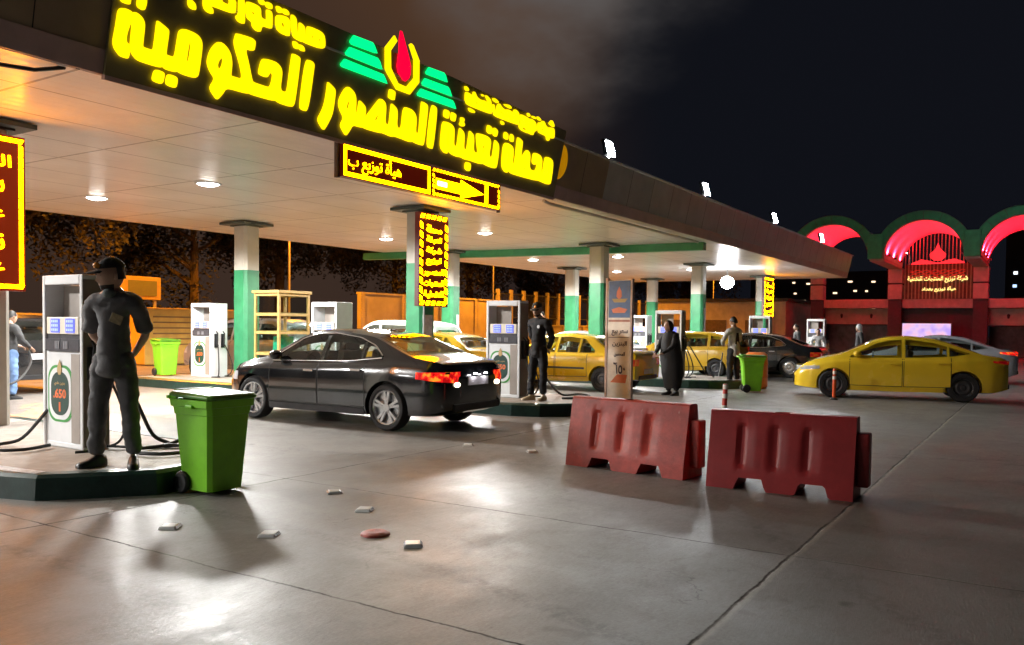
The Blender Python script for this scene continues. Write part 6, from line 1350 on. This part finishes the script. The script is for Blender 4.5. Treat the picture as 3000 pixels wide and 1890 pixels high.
for k in range(260):
    a = random.random()*6.28; r = random.random()*.9; z = .3+1.1*random.random(); p = Vector((r*math.cos(a), r*math.sin(a)*.7, z)); u = Vector((random.gauss(0, 1), random.gauss(0, 1), random.gauss(0, 1))).normalized(); v = u.orthogonal().normalized(); b.face([p-u*.12, p+v*.05, p+u*.12, p-v*.05])
t = thing('shrub', 'pale lit shrub far behind the pump by the person in a cloak', 'plant', (47, 21.5, 0)); b.build('foliage', mat('foliage_pale', (.20, .22, .09), .8, var=.3), t); b = MB(); b.tube([(0, 0, 0), (0, 0, .7)], .06, 6); b.build('stem', M_bark, t)
# long low wall and shop block past the canopy end
t = thing('side_building', 'plain beige flat roofed building between the canopy end and the red arches', 'building', (60, 19.0, 0))
b = MB(); b.box((0, 0, 1.7), (8, 9, 3.4)); b.build('wall', M_beige, t); b = MB(); b.box((0, 0, 3.5), (8.4, 9.4, .22)); b.build('roof', M_dkst, t, bevel=.03)
for y in (-2.6, .2, 2.8):
    b = MB(); b.box((-4.02, y, 1.1), (.06, 1.5, 2.1)); b.build('door', mat('shutter_brown', (.12, .08, .06), .5, var=.3), t)
t = thing('orange_lamp', 'small oval orange lamp glowing near the canopy end', 'lamp', (55.6, 15.7, 0))
b = MB(); b.ball((0, 0, 3.62), .17, .2, .34, 10); b.build('globe', glow('lamp_orange', (1, .50, .06), 6), t, True); b = MB(); b.tube([(.0, 0, 0), (0, 0, 3.3)], .05, 8); b.build('pole', M_dark, t, True)
# town lights far off, seen through the arches
M_far = [glow('far_white', (.85, .92, 1), 2.2), glow('far_blue', (.45, .65, 1), 1.6), glow('far_warm', (1, .72, .45), 1.8)]
rnd = random.Random(5)
t = thing('distant_tower', 'dark distant tower block with blue white windows seen through the right arch', 'building', (150, 1.0, 0))
b = MB(); b.box((0, 0, 9), (14, 9, 18)); b.build('wall', M_dkst, t)
for i in range(7):
    for j in range(4):
        if rnd.random() < .55:
            b = MB(); b.box((-7.02, -3.5+2.2*j+rnd.random()*.8, 4.5+1.9*i), (.06, .5, .42)); b.build('window', M_far[rnd.choice((0, 1, 1))], t)
t = thing('distant_tower', 'dark distant block with warm lights seen through the left arch', 'building', (150, 32, 0))
b = MB(); b.box((0, 0, 5.5), (14, 22, 11)); b.build('wall', M_dkst, t)
for i in range(5):
    for j in range(8):
        if rnd.random() < .5:
            b = MB(); b.box((-7.02, -9+2.4*j+rnd.random()*1.6, 3+1.5*i+rnd.random()*.5), (.06, .3+.4*rnd.random(), .26)); b.build('window', M_far[rnd.choice((0, 2, 2))], t)
t = thing('lit_tower', 'orange lit tower seen through the right red arch', 'building', (120, -6.4, 0))
b = MB(); b.box((0, 0, 8), (5, 3.4, 16)); b.build('wall', M_beige, t); b = MB()
for y in (-1.1, 0, 1.1): b.box((-2.52, y, 9), (.08, .35, 9))
b.build('lit_strip', glow('strip_orange', (1, .45, .03), .8), t)
